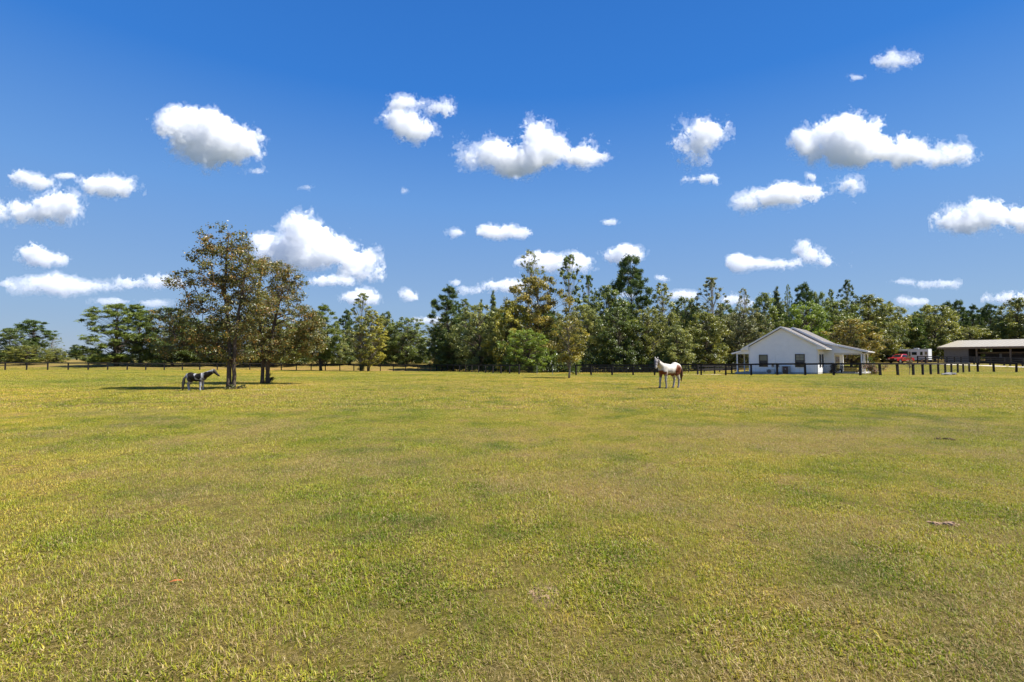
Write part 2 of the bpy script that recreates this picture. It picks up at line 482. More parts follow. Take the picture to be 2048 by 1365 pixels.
def blade_tile(name, n, size, hmin, hmax, w, lean, seed, straw_frac, broad=False, litter=.17):
    """a square of sward: curved blades of three segments"""
    rng = np.random.default_rng(seed)
    P = rng.uniform(-size / 2 * 1.12, size / 2 * 1.12, (n, 2))
    # blades gather in small tufts
    tufts = rng.uniform(-size / 2 * 1.1, size / 2 * 1.1, (max(6, n // 9), 2))
    k = rng.integers(0, len(tufts), n)
    mixf = rng.random(n)[:, None] < 0.42
    P = np.where(mixf, tufts[k] + rng.normal(0, .018, (n, 2)), P)
    h = rng.uniform(hmin, hmax, n) * (0.6 + 0.8 * rng.random(len(tufts))[k])
    az = rng.uniform(0, 2 * np.pi, n)
    ln = np.abs(rng.normal(lean, .35, n)).clip(.05, 1.45)
    wd = w * rng.uniform(.6, 1.4, n)
    d0 = np.stack([np.cos(az), np.sin(az)], -1)
    sd = np.stack([-np.sin(az), np.cos(az), np.zeros(n)], -1)
    bl = rng.random(n) * 0.7
    st = rng.random(n) < straw_frac
    bl[st] = rng.uniform(.7, 1.0, st.sum())
    ln[st] = (ln[st] + .5).clip(.2, 1.5)
    lg = rng.random(n) < .006
    h[lg] *= 2.6; bl[lg] = rng.uniform(.8, 1.0, lg.sum()); wd[lg] *= .8
    base = np.concatenate([P, np.full((n, 1), -0.004)], 1)
    # dry clippings lying flat between the plants
    lt = rng.random(n) < litter
    ln[lt] = rng.uniform(1.35, 1.5, lt.sum()); bl[lt] = rng.uniform(.70, .97, lt.sum()) ; base[lt, 2] = rng.uniform(.002, .014, lt.sum()); h[lt] = rng.uniform(hmin, hmax, lt.sum()) * 1.1; wd[lt] *= .6
    rings = []
    cur = base.copy()
    for i, (fr, wf) in enumerate(((0, 1.0), (.5, 1.0 if broad else .85), (1.0, .12))):
        if i:
            a_ = np.where(lt, ln, ln * (.55 if i == 1 else 1.15))
            a_ = np.minimum(a_, 1.52)
            cur = cur + np.stack([d0[:, 0] * np.sin(a_), d0[:, 1] * np.sin(a_), np.cos(a_)], -1) * (h * .5)[:, None]
        rings.append((cur - sd * (wd * wf / 2)[:, None], cur + sd * (wd * wf / 2)[:, None]))
    V = np.stack([rings[0][0], rings[0][1], rings[1][0], rings[1][1], rings[2][0], rings[2][1]], 1).reshape(-1, 3)
    b = np.arange(n)[:, None] * 6
    Q = np.concatenate([b + np.array([[0, 1, 3, 2]]), b + np.array([[2, 3, 5, 4]])], 0)
    me = np_mesh(name, V, quads=Q)
    set_attr(me, 'bl', np.repeat(bl, 6))
    me.materials.append(GRASS)
    o = bpy.data.objects.new(name, me)
    return o
near = bpy.data.collections.new('grass_near_tiles')
far = bpy.data.collections.new('grass_far_tiles')
T = 0.5
for i in range(10):
    straw = (0.03, .06, .10, .15, .20, .26, .34, .43, .53, .64)[i]
    broad = i in (0, 2, 4)
    near.objects.link(blade_tile('grass_tile_%02d' % i, 1900 if not broad else 1700, T, .018, .045 if not broad else .036, .0031 if not broad else .0054, .72, 10 + i, straw, broad))
for i in range(6):
    far.objects.link(blade_tile('turf_tile_%02d' % i, 900, 1.2, .035, .075, .013, .8, 50 + i, (.08, .14, .22, .32, .18, .26)[i]))

def value_noise(x, y, seed, scale):
    rng = np.random.default_rng(seed); G = rng.random((256, 256))
    fx, fy = x * scale + 91.3, y * scale + 37.7
    ix, iy = np.floor(fx).astype(int), np.floor(fy).astype(int)
    tx, ty = fx - ix, fy - iy
    tx, ty = tx * tx * (3 - 2 * tx), ty * ty * (3 - 2 * ty)
    g = lambda a, b: G[a % 256, b % 256]
    return (g(ix, iy) * (1 - tx) + g(ix + 1, iy) * tx) * (1 - ty) + (g(ix, iy + 1) * (1 - tx) + g(ix + 1, iy + 1) * tx) * ty

def gn_scatter(name, pts, rot, scl, idx, coll):
    """one object whose points carry copies of the pieces in a collection"""
    me = np_mesh(name, pts)
    set_attr(me, 'rot', rot, typ='FLOAT_VECTOR')
    set_attr(me, 'scl', scl)
    a = me.attributes.new('idx', 'INT', 'POINT'); a.data.foreach_set('value', np.asarray(idx, np.int32))
    o = link(name, me)
    ng = bpy.data.node_groups.new(name + '_scatter', 'GeometryNodeTree')
    ng.interface.new_socket('Geometry', in_out='INPUT', socket_type='NodeSocketGeometry')
    ng.interface.new_socket('Geometry', in_out='OUTPUT', socket_type='NodeSocketGeometry')
    n = ng.nodes
    gi, go = n.new('NodeGroupInput'), n.new('NodeGroupOutput')
    ci = n.new('GeometryNodeCollectionInfo'); ci.inputs['Collection'].default_value = coll
    ci.inputs['Separate Children'].default_value = True; ci.inputs['Reset Children'].default_value = True
    ip = n.new('GeometryNodeInstanceOnPoints'); ip.inputs['Pick Instance'].default_value = True
    def na(nm, dt):
        x = n.new('GeometryNodeInputNamedAttribute'); x.data_type = dt; x.inputs['Name'].default_value = nm
        return x.outputs[0]
    ng.links.new(gi.outputs[0], ip.inputs['Points'])
    ng.links.new(ci.outputs[0], ip.inputs['Instance'])
    ng.links.new(na('idx', 'INT'), ip.inputs['Instance Index'])
    ng.links.new(na('rot', 'FLOAT_VECTOR'), ip.inputs['Rotation'])
    ng.links.new(na('scl', 'FLOAT'), ip.inputs['Scale'])
    ng.links.new(ip.outputs[0], go.inputs[0])
    md = o.modifiers.new('scatter', 'NODES'); md.node_group = ng
    return o

def sward(name, step, y0, y1, coll, ncoll, seed, half=1.12, margin=1.5, keep=None, smin=.8, smax=1.25):
    rng = np.random.default_rng(seed)
    Y = np.arange(y0, y1, step); pts = []
    for y in Y:
        w = half * y + margin
        x = np.arange(-w, w, step)
        pts.append(np.stack([x, np.full_like(x, y)], -1))
    P = np.concatenate(pts) + rng.uniform(-step * .25, step * .25, (sum(len(p) for p in pts), 2))
    if keep is not None: P = P[keep(P, rng)]
    z = gz(P[:, 0], P[:, 1])
    e = .15
    sx = (gz(P[:, 0] + e, P[:, 1]) - gz(P[:, 0] - e, P[:, 1])) / (2 * e); sy = (gz(P[:, 0], P[:, 1] + e) - gz(P[:, 0], P[:, 1] - e)) / (2 * e)
    rot = np.stack([sy, -sx, rng.uniform(0, 2 * np.pi, len(P))], -1)
    v = value_noise(P[:, 0], P[:, 1], 5, .55) * .6 + value_noise(P[:, 0], P[:, 1], 6, 1.7) * .4
    order = np.argsort(np.argsort(v + rng.normal(0, .06, len(v)))) / len(v)
    idx = np.minimum((order * ncoll).astype(int), ncoll - 1)
    hgt = value_noise(P[:, 0], P[:, 1], 8, .8)
    scl = smin + (smax - smin) * (hgt * .7 + .3 * value_noise(P[:, 0], P[:, 1], 9, 2.3)) * rng.uniform(.7, 1.2, len(P))
    return gn_scatter(name, np.concatenate([P, z[:, None]], 1), rot, scl, idx, coll)
g1 = sward('grass', T * .86, 1.2, 17.0, near, 10, 3, smin=.7, smax=1.3)
tag(g1, 'short mown pasture grass, green mixed with dry straw', 'grass', kind='stuff')
g2 = sward('distant_grass', 1.2 * .85, 16.5, 100.0, far, 6, 4, smin=.7, smax=1.1)
tag(g2, 'pasture grass farther out toward the fences', 'grass', kind='stuff')
# ---------------------------------------------------------------- foliage and bark materials
def foliage_mat(name, stops, rough=.38, spec=.55, transl=.31, fixed=None):
    """leaf colour = the tree's own colour (object colour) varied leaf by leaf"""
    m, nt, b = new_mat(name)
    oi = N(nt, 'ShaderNodeObjectInfo')
    at_ = N(nt, 'ShaderNodeAttribute', attribute_name='rnd')
    rp = ramp(nt, stops)
    nt.links.new(at_.outputs['Fac'], rp.inputs['Fac'])
    mu = N(nt, 'ShaderNodeMix', data_type='RGBA', blend_type='MULTIPLY'); mu.inputs['Factor'].default_value = 1.0
    if fixed: mu.inputs['A'].default_value = (*fixed, 1)
    else: nt.links.new(oi.outputs['Color'], mu.inputs['A'])
    nt.links.new(rp.outputs['Color'], mu.inputs['B'])
    nt.links.new(mu.outputs['Result'], b.inputs['Base Color'])
    b.inputs['Roughness'].default_value = rough
    b.inputs['Specular IOR Level'].default_value = spec
    tr = N(nt, 'ShaderNodeBsdfTranslucent')
    ty = N(nt, 'ShaderNodeMix', data_type='RGBA', blend_type='MULTIPLY'); ty.inputs['Factor'].default_value = 1.0
    ty.inputs['B'].default_value = (1.5, 1.45, .8, 1)
    nt.links.new(mu.outputs['Result'], ty.inputs['A']); nt.links.new(ty.outputs['Result'], tr.inputs['Color'])
    ms = N(nt, 'ShaderNodeMixShader'); ms.inputs[0].default_value = transl
    nt.links.new(b.outputs[0], ms.inputs[1]); nt.links.new(tr.outputs[0], ms.inputs[2])
    nt.links.new(ms.outputs[0], nt.nodes['Material Output'].inputs['Surface'])
    return m
LEAF_ST = [(0, (.38, .42, .35)), (.35, (.85, .9, .78)), (.75, (1.3, 1.25, 1.05)), (.92, (1.7, 1.6, 1.35)), (1, (2.1, 1.8, 1.5))]
LEAF = foliage_mat('leaves', LEAF_ST)
NEEDLE = foliage_mat('needles', [(0, (.6, .62, .6)), (.5, (1, 1, 1)), (1, (1.5, 1.4, 1.1))], .5, .4, .15)
OAKLEAF = foliage_mat('oak_leaves', [(0, (.6, .72, .6)), (.45, (1.0, 1.1, .8)), (.72, (1.35, 1.2, .9)), (.88, (1.6, 1.15, .8)), (1, (2.2, 1.2, .7))], .40, .55, .3)
BARK = flat_mat('bark', (.105, .082, .062), .9, var=.35, scale=9, bump=.9, bscale=22, spec=.2)
PALEBARK = flat_mat('pale_bark', (.22, .19, .155), .9, var=.3, scale=9, bump=.8, bscale=22, spec=.2)

def leaf_mesh(name, P, Nr, size, rng, mat, aspect=.36, bias=None):
    n = len(P)
    Nr = Nr / (np.linalg.norm(Nr, axis=1, keepdims=True) + 1e-9)
    r = rng.normal(size=(n, 3))
    t = np.cross(Nr, r); t /= np.linalg.norm(t, axis=1, keepdims=True) + 1e-9
    b = np.cross(Nr, t)
    s = size[:, None]
    fold = Nr * s * rng.uniform(.02, .16, (n, 1))
    V = np.stack([P - t * s * .5, P + b * s * aspect + fold, P + t * s * .5 - fold * .5, P - b * s * aspect + fold], 1).reshape(-1, 3)
    Q = np.arange(n * 4).reshape(-1, 4)
    me = np_mesh(name, V, quads=Q)
    rv = rng.random(n)
    if bias is not None: rv = np.clip(rv + bias, 0, 1)
    set_attr(me, 'rnd', np.repeat(rv, 4))
    me.materials.append(mat)
    return me

def limb(mb, a, b, r0, r1, rng, sag=.12, n=5, sides=6):
    a, b = np.array(a, float), np.array(b, float)
    L = np.linalg.norm(b - a)
    off = rng.normal(0, .05 * L, 3)
    pts, rr = [], []
    for i in range(n):
        t = i / (n - 1)
        p = a * (1 - t) + b * t
        p = p + off * math.sin(math.pi * t)
        p[2] += sag * L * math.sin(math.pi * t) * (1 if sag > 0 else 1)
        pts.append(p); rr.append(r0 * (1 - t) ** .8 + r1 * t if t < 1 else r1)
    mb.tube(pts, rr, sides, cap=False)
    return [np.array(p) for p in pts], rr

def cluster_leaves(cs, rc, per, rng, leaf, flat=.75, shell=2.2, upb=.55, droop=0.0):
    """leaves spread round twig clusters: positions, facing, sizes"""
    k = np.repeat(np.arange(len(cs)), per)
    n = len(k)
    d = rng.normal(size=(n, 3)); d /= np.linalg.norm(d, axis=1, keepdims=True)
    rad = rng.random(n) ** (1 / shell)
    P = cs[k] + d * (rc[k] * np.where(rng.random(n) < .55, rad, np.abs(rng.normal(0, .62, n))))[:, None] * np.array([1, 1, flat])
    P[:, 2] -= droop * rad * rc[k]
    Nr = d * .8 + np.array([0, 0, upb]) + rng.normal(0, .55, (n, 3))
    return P, Nr, leaf * rng.uniform(.65, 1.3, n), k

def tree_meshes(kind, seed, H, W, nleaf, leaf, t0=.12, trunk_r=.17, ncl=70, prof='round', rcf=.105, stems=1):
    rng = np.random.default_rng(seed)
    mb = MB()
    top = np.array([rng.normal(0, .03) * W, rng.normal(0, .03) * W, H * .97])
    # trunk
    path = []
    wob = rng.normal(0, .018 * H, (6, 2))
    for i in range(7):
        t = i / 6
        w_ = wob[min(i, 5)] * (t * (1 - t) * 3)
        path.append(np.array([top[0] * t + w_[0], top[1] * t + w_[1], -.15 + (top[2] + .15) * t]))
    rads = [trunk_r * (1.35 if i == 0 else 1) * (1 - (i / 6) * .88) for i in range(7)]
    mb.tube(path, rads, 8)
    def trunk_at(t):
        f = max(0, min(1, t)) * 6; i = min(int(f), 5); return path[i] * (1 - (f - i)) + path[i + 1] * (f - i)
    def radius(t):      # t: 0 crown bottom .. 1 top
        if prof == 'round': return math.sqrt(max(0, 1 - ((t - .42) / .62) ** 2)) if t > .42 else .72 + .28 * math.sin(t / .42 * math.pi / 2)
        if prof == 'oval': return max(.08, math.sin(math.pi * min(1, .12 + t * .86)) ** .75)
        if prof == 'cone': return max(.05, (1 - t) ** .8) * (1 if t > .08 else .8)
        if prof == 'top': return max(.1, math.sin(math.pi * (.18 + t * .74)) ** .9) * (.45 + .55 * (t > .3))
        return 1
    cs, rc = [], []
    lobes = rng.uniform(0, 2 * math.pi, 4)
    tries = 0
    while len(cs) < ncl and tries < ncl * 40:
        tries += 1
        t = rng.random() ** (.9 if prof != 'top' else .75)
        az = rng.uniform(0, 2 * math.pi)
        rr = radius(t) * W / 2 * (.82 + .18 * math.sin(az * 2 + lobes[0]) + .12 * math.sin(az * 3 + t * 9 + lobes[1])) * math.sqrt(rng.uniform(.12, 1))
        c = trunk_at(t0 + (1 - t0) * t).copy()
        z = H * (t0 + (1 - t0) * t)
        c[2] = z; c[0] += math.cos(az) * rr; c[1] += math.sin(az) * rr
        r_ = W * rcf * rng.uniform(.6, 1.35) * (1 - .35 * t)
        if any(np.linalg.norm((c - q)) < .62 * min(r_, rq) for q, rq in zip(cs, rc)): continue
        cs.append(c); rc.append(r_)
    cs = np.array(cs); rc = np.array(rc)
    for c in cs:
        th = min(.96, max(.08, (c[2] / H) - rng.uniform(.06, .2)))
        a = trunk_at(th)
        limb(mb, a, c, trunk_r * .34 * (1.1 - th), .012, rng, sag=.05 if kind != 'pine' else -.02, n=4, sides=4)
    per = np.maximum(8, (nleaf * (rc ** 2) / (rc ** 2).sum())).astype(int)
    if kind == 'pine':
        # needle tufts: each cluster holds several brushes of long thin needles
        k = np.repeat(np.arange(len(cs)), np.maximum(3, per // 12))
        d = rng.normal(size=(len(k), 3)); d /= np.linalg.norm(d, axis=1, keepdims=True)
        tc_ = cs[k] + d * (rc[k] * np.abs(rng.normal(0, .72, len(k))))[:, None] * np.array([1, 1, .7])
        kk = np.repeat(np.arange(len(tc_)), 12); n = len(kk)
        dd = rng.normal(size=(n, 3)) + np.array([0, 0, .5]); dd /= np.linalg.norm(dd, axis=1, keepdims=True)
        L = leaf * rng.uniform(.7, 1.25, n)
        sd = np.cross(dd, rng.normal(size=(n, 3))); sd /= np.linalg.norm(sd, axis=1, keepdims=True)
        w = (leaf * .085)
        A = tc_[kk]; B = A + dd * L[:, None]
        V = np.stack([A - sd * w * .6, A + sd * w * .6, B + sd * w, B - sd * w], 1).reshape(-1, 3)
        cm = np_mesh('crown', V, quads=np.arange(n * 4).reshape(-1, 4))
        set_attr(cm, 'rnd', np.repeat(rng.random(len(tc_))[kk] * .6 + rng.random(n) * .4, 4))
        cm.materials.append(NEEDLE)
    else:
        P, Nr, S, k = cluster_leaves(cs, rc, per, rng, leaf, flat=.8 if kind != 'cedar' else .6)
        cb = rng.normal(0, .16, len(cs))[k]
        cm = leaf_mesh('crown', P, Nr, S, rng, LEAF if kind != 'cedar' else NEEDLE, bias=cb)
    tm = mb.mesh('trunk', smooth=True, fix=False)
    tm.materials.append(BARK if kind in ('broad', 'cedar', 'pine') else PALEBARK)
    return tm, cm, H, W

PROTO = {
    'broad': [tree_meshes('broad', 1, 12, 10, 26000, .22, t0=.05, ncl=190, rcf=.075), tree_meshes('broad', 2, 12, 9.5, 26000, .22, t0=.07, ncl=170, rcf=.08), tree_meshes('broad', 3, 12, 10.5, 27000, .21, t0=.04, ncl=230, rcf=.068), tree_meshes('broad', 4, 12, 9, 26000, .22, t0=.05, ncl=180, prof='oval', rcf=.08)],
    'airy': [tree_meshes('airy', 11, 13, 6.0, 9000, .19, t0=.16, ncl=150, prof='oval', rcf=.062, trunk_r=.12), tree_meshes('airy', 12, 13, 5.6, 7500, .19, t0=.2, ncl=130, prof='oval', rcf=.062, trunk_r=.11), tree_meshes('airy', 13, 13, 6.8, 12500, .19, t0=.10, ncl=190, prof='oval', rcf=.064, trunk_r=.12)],
    'bare': [tree_meshes('airy', 14, 13, 6.4, 3400, .18, t0=.3, ncl=130, prof='oval', rcf=.055, trunk_r=.12)],
    'pine': [tree_meshes('pine', 21, 15, 7.5, 22000, .36, t0=.35, ncl=90, prof='top', rcf=.085, trunk_r=.2), tree_meshes('pine', 22, 15, 7, 26000, .36, t0=.15, ncl=130, prof='oval', rcf=.08, trunk_r=.2), tree_meshes('pine', 23, 14, 8, 30000, .36, t0=.05, ncl=170, prof='round', rcf=.08, trunk_r=.2)],
    'cedar': [tree_meshes('cedar', 31, 11, 5.4, 18000, .18, t0=.03, ncl=170, prof='cone', rcf=.10, trunk_r=.12)],
}
def place_tree(name, label, kind, var, base, height, width, colour, rz=0.0, group='trees of the wood'):
    tm, cm, H, W = PROTO[kind][var % len(PROTO[kind])]
    t = empty(name, base, rz)
    t.scale = (width / W, width / W, height / H)
    tr = link('trunk', tm, None, t)
    cr = link('crown', cm, None, t)
    cr.color = (*colour, 1)
    tag(t, label, 'tree', group)
    return t
G_DARK = (0.0935, 0.1277, 0.0342); G_MID = (0.1539, 0.1938, 0.0513); G_PALE = (0.2223, 0.2451, 0.0855); G_YEL = (0.285, 0.2736, 0.0513)
G_OLIVE = (0.1881, 0.2052, 0.0513); G_BROWN = (0.2451, 0.2109, 0.0547); G_PINE = (0.0969, 0.1436, 0.0365); G_PINEY = (0.1653, 0.2109, 0.0433); G_GREY = (0.1824, 0.1961, 0.1049); G_LIME = (0.1767, 0.2451, 0.0399)
TREES = [
    # photo x of the trunk, photo y of the top, distance, kind, variant, photo width, colour, label
    (16, 660, 112, 'broad', 0, 70, G_DARK, 'dense dark tree cut by the left edge of the photo'),
    (70, 643, 120, 'pine', 0, 74, G_PINE, 'layered pine standing second from the left edge'),
    (106, 668, 124, 'bare', 0, 34, G_MID, 'thin sparse tree right of the layered left pine'),
    (52, 692, 106, 'broad', 1, 66, G_OLIVE, 'low rounded tree in front of the layered left pine'),
    (112, 697, 116, 'broad', 2, 44, G_OLIVE, 'low bushy tree at the left side of the open gap'),
    (154, 690, 190, 'pine', 1, 34, G_DARK, 'small flat topped far pine seen in the left gap'),
    (182, 698, 140, 'broad', 3, 50, G_OLIVE, 'low olive tree beside the big left pine'),
    (234, 610, 104, 'pine', 2, 118, G_PINEY, 'big bushy yellow-green pine left of the oak pair'),
    (280, 611, 112, 'pine', 1, 56, G_PINE, 'narrow pine directly behind the big bushy left pine'),
    (345, 618, 108, 'broad', 0, 120, G_DARK, 'dark tree behind the low left branches of the oaks'),
    (440, 640, 112, 'broad', 2, 130, G_DARK, 'dark tree behind the front oak trunks'),
    (545, 640, 112, 'broad', 1, 130, G_OLIVE, 'olive tree behind the rear oak trunks'),
    (642, 612, 99, 'pine', 1, 74, G_PINEY, 'slim pine in front of the fence right of the oaks'),
    (668, 655, 116, 'broad', 3, 60, G_PALE, 'pale leafy tree between slim pine and twin stems'),
    (690, 622, 122, 'pine', 1, 40, G_PINE, 'dark narrow pine left of the airy twin stems'),
    (722, 586, 97.5, 'airy', 0, 74, G_PALE, 'tall airy tree, left of two stems by the fence'),
    (737, 622, 98.5, 'airy', 2, 84, G_YEL, 'shorter leafy tree, right of two stems by the fence'),
    (762, 634, 118, 'broad', 3, 60, G_OLIVE, 'round topped olive tree behind the twin stems'),
    (772, 626, 128, 'broad', 1, 50, G_DARK, 'dark round top peeping over the twin stems'),
    (806, 636, 118, 'broad', 2, 96, G_MID, 'full broad tree left of the gap in the tree line'),
    (838, 668, 126, 'broad', 0, 50, G_MID, 'lower tree sloping down to the gap in the tree line'),
    (852, 690, 150, 'broad', 1, 44, G_DARK, 'small far dark tree inside the gap'),
    (892, 576, 106, 'pine', 1, 78, G_PINE, 'dark green pine standing right of the gap'),
    (936, 600, 112, 'airy', 2, 70, G_MID, 'open crowned tree right of the dark gap pine'),
    (908, 670, 102, 'broad', 3, 74, G_DARK, 'dark low tree under the gap pine'),
    (960, 612, 98, 'broad', 0, 104, G_PALE, 'broad pale green tree behind the bend of the fence'),
    (986, 583, 112, 'cedar', 0, 42, G_MID, 'pointed conifer top left of the yellowing tree'),
    (962, 600, 116, 'cedar', 0, 34, G_MID, 'smaller pointed conifer top above the broad pale tree'),
    (1062, 502, 100, 'bare', 0, 78, G_OLIVE, 'tallest sparse tree with bare twigs at centre'),
    (1074, 556, 94, 'broad', 1, 128, G_BROWN, 'yellow-brown autumn tree below the tallest sparse tree'),
    (1022, 604, 92, 'broad', 3, 96, G_YEL, 'yellow-green tree left of the autumn tree'),
    (1058, 660, 84, 'broad', 2, 100, G_LIME, 'bright green low tree at the foot of the autumn tree'),
    (1142, 512, 96, 'airy', 1, 84, G_MID, 'tall airy tree right of the autumn tree'),
    (1178, 550, 100, 'airy', 0, 56, G_PINE, 'dark slender tree right of the tall airy tree'),
    (1165, 612, 90, 'broad', 0, 90, G_PALE, 'leafy tree behind the lone sapling by the gate'),
    (1214, 574, 94, 'broad', 3, 96, G_MID, 'broad tree left of the tallest pine'),
    (1240, 618, 86, 'broad', 1, 96, G_DARK, 'dark shaded tree in front of the tallest pine'),
    (1265, 516, 100, 'pine', 0, 92, G_PINE, 'tallest dark pine with bare lower trunk'),
    (1330, 566, 94, 'airy', 2, 80, G_PALE, 'airy pale tree right of the tallest pine'),
    (1298, 618, 88, 'broad', 2, 90, G_OLIVE, 'olive tree behind the standing paint horse'),
    (1374, 596, 98, 'broad', 0, 76, G_MID, 'mid green tree left of the tall grey airy tree'),
    (1352, 652, 83, 'broad', 3, 84, G_PALE, 'pale low tree with arching boughs by the back fence'),
    (1424, 553, 95, 'airy', 0, 82, G_GREY, 'tall grey-green airy tree left of the house'),
    (1412, 628, 90, 'broad', 1, 96, G_OLIVE, 'olive tree below the tall grey airy tree'),
    (1490, 578, 104, 'bare', 0, 52, G_GREY, 'grey sparse tree just left of the house peak'),
    (1478, 616, 94, 'broad', 2, 92, G_GREY, 'greyish tree behind the left porch'),
    (1528, 588, 102, 'broad', 3, 80, G_MID, 'green tree above the left roof slope'),
    (1556, 575, 108, 'cedar', 0, 46, G_DARK, 'dark pointed conifer above the roof peak'),
    (1578, 570, 112, 'bare', 0, 28, G_MID, 'thin wispy treetop right of the dark conifer'),
    (1605, 573, 112, 'pine', 0, 52, G_PINE, 'small round pine top above the second roof peak'),
    (1638, 586, 112, 'broad', 0, 58, G_MID, 'treetop right of the small round pine top'),
    (1620, 604, 102, 'broad', 2, 112, G_LIME, 'lime green tree behind the roof ridge'),
    (1664, 580, 114, 'airy', 1, 34, G_MID, 'narrow airy treetop above the porch roof'),
    (1692, 561, 116, 'airy', 2, 52, G_DARK, 'highest dark treetop right of the house'),
    (1676, 604, 106, 'broad', 1, 90, G_MID, 'full green tree behind the porch roof'),
    (1702, 640, 90, 'broad', 0, 96, G_BROWN, 'brownish gold tree beside the right porch'),
    (1738, 592, 114, 'broad', 3, 92, G_OLIVE, 'big olive tree right of the brownish gold tree'),
    (1780, 606, 124, 'broad', 2, 92, G_OLIVE, 'sloping olive tree above the red truck'),
    (1764, 645, 118, 'broad', 1, 76, G_DARK, 'dark shaded tree behind the flowering shrub'),
    (1818, 638, 126, 'broad', 0, 84, G_OLIVE, 'low olive tree above the horse trailer'),
    (1842, 626, 134, 'broad', 3, 66, G_MID, 'green tree right of the horse trailer'),
    (1870, 612, 126, 'broad', 1, 104, G_OLIVE, 'large tree with forked trunk left of the barn'),
    (1894, 608, 148, 'pine', 0, 36, G_PINE, 'first far pine right of the forked tree'),
    (1921, 604, 148, 'pine', 0, 40, G_PINE, 'second far pine above the barn roof, the tallest'),
    (1946, 612, 148, 'pine', 1, 36, G_PINE, 'third far pine above the barn roof'),
    (1966, 618, 152, 'pine', 0, 30, G_PINE, 'thin far pine between two fuller barn pines'),
    (1986, 611, 148, 'pine', 0, 40, G_PINE, 'rightmost far pine above the barn roof'),
    (1952, 652, 140, 'broad', 2, 96, G_OLIVE, 'olive tree just over the barn roof'),
    (2004, 646, 140, 'broad', 0, 84, G_MID, 'green tree over the right half of the barn roof'),
    (2038, 598, 138, 'broad', 3, 90, G_OLIVE, 'big leafy tree cut by the right edge of the photo'),
]
for i, (px, yt, Y, kind, var, wpx, col, lab) in enumerate(TREES):
    p = on_ground(px, Y)
    top = at(px, yt, Y).z
    place_tree({'pine': 'pine_tree', 'cedar': 'conifer_tree', 'bare': 'sparse_tree', 'airy': 'airy_tree', 'broad': 'broadleaf_tree'}[kind], lab, kind, var, p, (top - p.z), wpx * Y / 1000 * 1.16, col, rz=i * 2.39)

# lone small tree inside the paddock by the gate
p = ground_at(1138, 757)
tm_, cm_, _, _ = tree_meshes('airy', 77, 5.9, 4.6, 9000, .135, t0=.28, ncl=110, prof='round', rcf=.085, trunk_r=.085)
sap = empty('small_tree', p, .4)
link('trunk', tm_, None, sap); _c = link('crown', cm_, None, sap); _c.color = (.23, .215, .045, 1)
tag(sap, 'lone small yellow-green tree standing in the field by the gate', 'tree')

# the mass of the wood behind, and its undergrowth
wood = bpy.data.collections.new('wood_pieces')
_wp = []
for i, (k, v, col) in enumerate((('broad', 0, G_DARK), ('broad', 2, G_OLIVE), ('pine', 2, G_PINE), ('broad', 3, G_MID), ('airy', 2, G_OLIVE))):
    me_ = PROTO[k][v][1].copy(); me_.materials.clear()
    me_.materials.append(foliage_mat('wood_leaves_%d' % i, LEAF_ST, fixed=col))
    wood.objects.link(bpy.data.objects.new('wood_tree_%d' % i, me_))
def wood_points(seed, spans):
    rng = np.random.default_rng(seed); P, S, I = [], [], []
    for (xa, xb, Ya, Yb, n, ytop) in spans:
        for _ in range(n):
            px = rng.uniform(xa, xb); Y = rng.uniform(Ya, Yb); q = on_ground(px, Y)
            h = at(px, ytop + rng.normal(0, 9), Y).z - q.z
            P.append(q); S.append(max(.2, h / 12.5)); I.append(rng.integers(0, 5))
    n = len(P)
    rot = np.stack([np.zeros(n), np.zeros(n), rng.uniform(0, 6.28, n)], -1)
    return np.array([tuple(p) for p in P]), rot, S, I
w = gn_scatter('woods', *wood_points(5, [(300, 620, 125, 150, 16, 662), (610, 830, 132, 160, 14, 668), (880, 1120, 108, 150, 24, 640), (1080, 1420, 104, 150, 34, 640), (1380, 1700, 112, 150, 30, 632), (1680, 1860, 122, 150, 18, 640), (1840, 2120, 160, 185, 30, 652), (-60, 110, 150, 190, 8, 700), (100, 330, 300, 400, 16, 712)]), wood)
tag(w, 'mass of trees filling the wood behind the front rank', 'woods', kind='stuff')

rng = np.random.default_rng(8)
cs, rc = [], []
def scrub(xa, xb, Ya, Yb, n, h0, h1):
    for _ in range(n):
        px = rng.uniform(xa, xb); Y = np.interp(px, [xa, xb], [Ya, Yb]) + rng.uniform(-1.5, 6); q = on_ground(px, Y)
        h = rng.uniform(h0, h1)
        for j in range(5):
            cs.append(np.array([q.x + rng.normal(0, .7), q.y + rng.normal(0, .7), q.z + h * rng.uniform(.12, .9)])); rc.append(h * rng.uniform(.25, .42))
scrub(885, 1045, 106, 88, 60, 1.4, 3.2); scrub(1040, 1340, 86, 84, 130, 1.6, 3.6); scrub(1330, 1500, 86, 96, 60, 1.6, 3.4)
scrub(300, 640, 116, 116, 90, 1.5, 3.4); scrub(640, 860, 118, 124, 60, 1.4, 3.2); scrub(180, 300, 110, 112, 24, 1.2, 2.4); scrub(-10, 120, 112, 120, 26, 1.2, 2.6)
scrub(1700, 1860, 120, 130, 50, 1.5, 3.6); scrub(1840, 2060, 150, 150, 40, 2, 4)
cs = np.array(cs); rc = np.array(rc)
P, Nr, S, k = cluster_leaves(cs, rc, np.full(len(cs), 30), rng, .30)
um = leaf_mesh('undergrowth', P, Nr, S, rng, LEAF, bias=rng.normal(0, .15, len(cs))[k])
u = link('undergrowth', um); u.color = (*G_DARK, 1)
tag(u, 'tangled green undergrowth along the foot of the wood', 'undergrowth', kind='stuff')

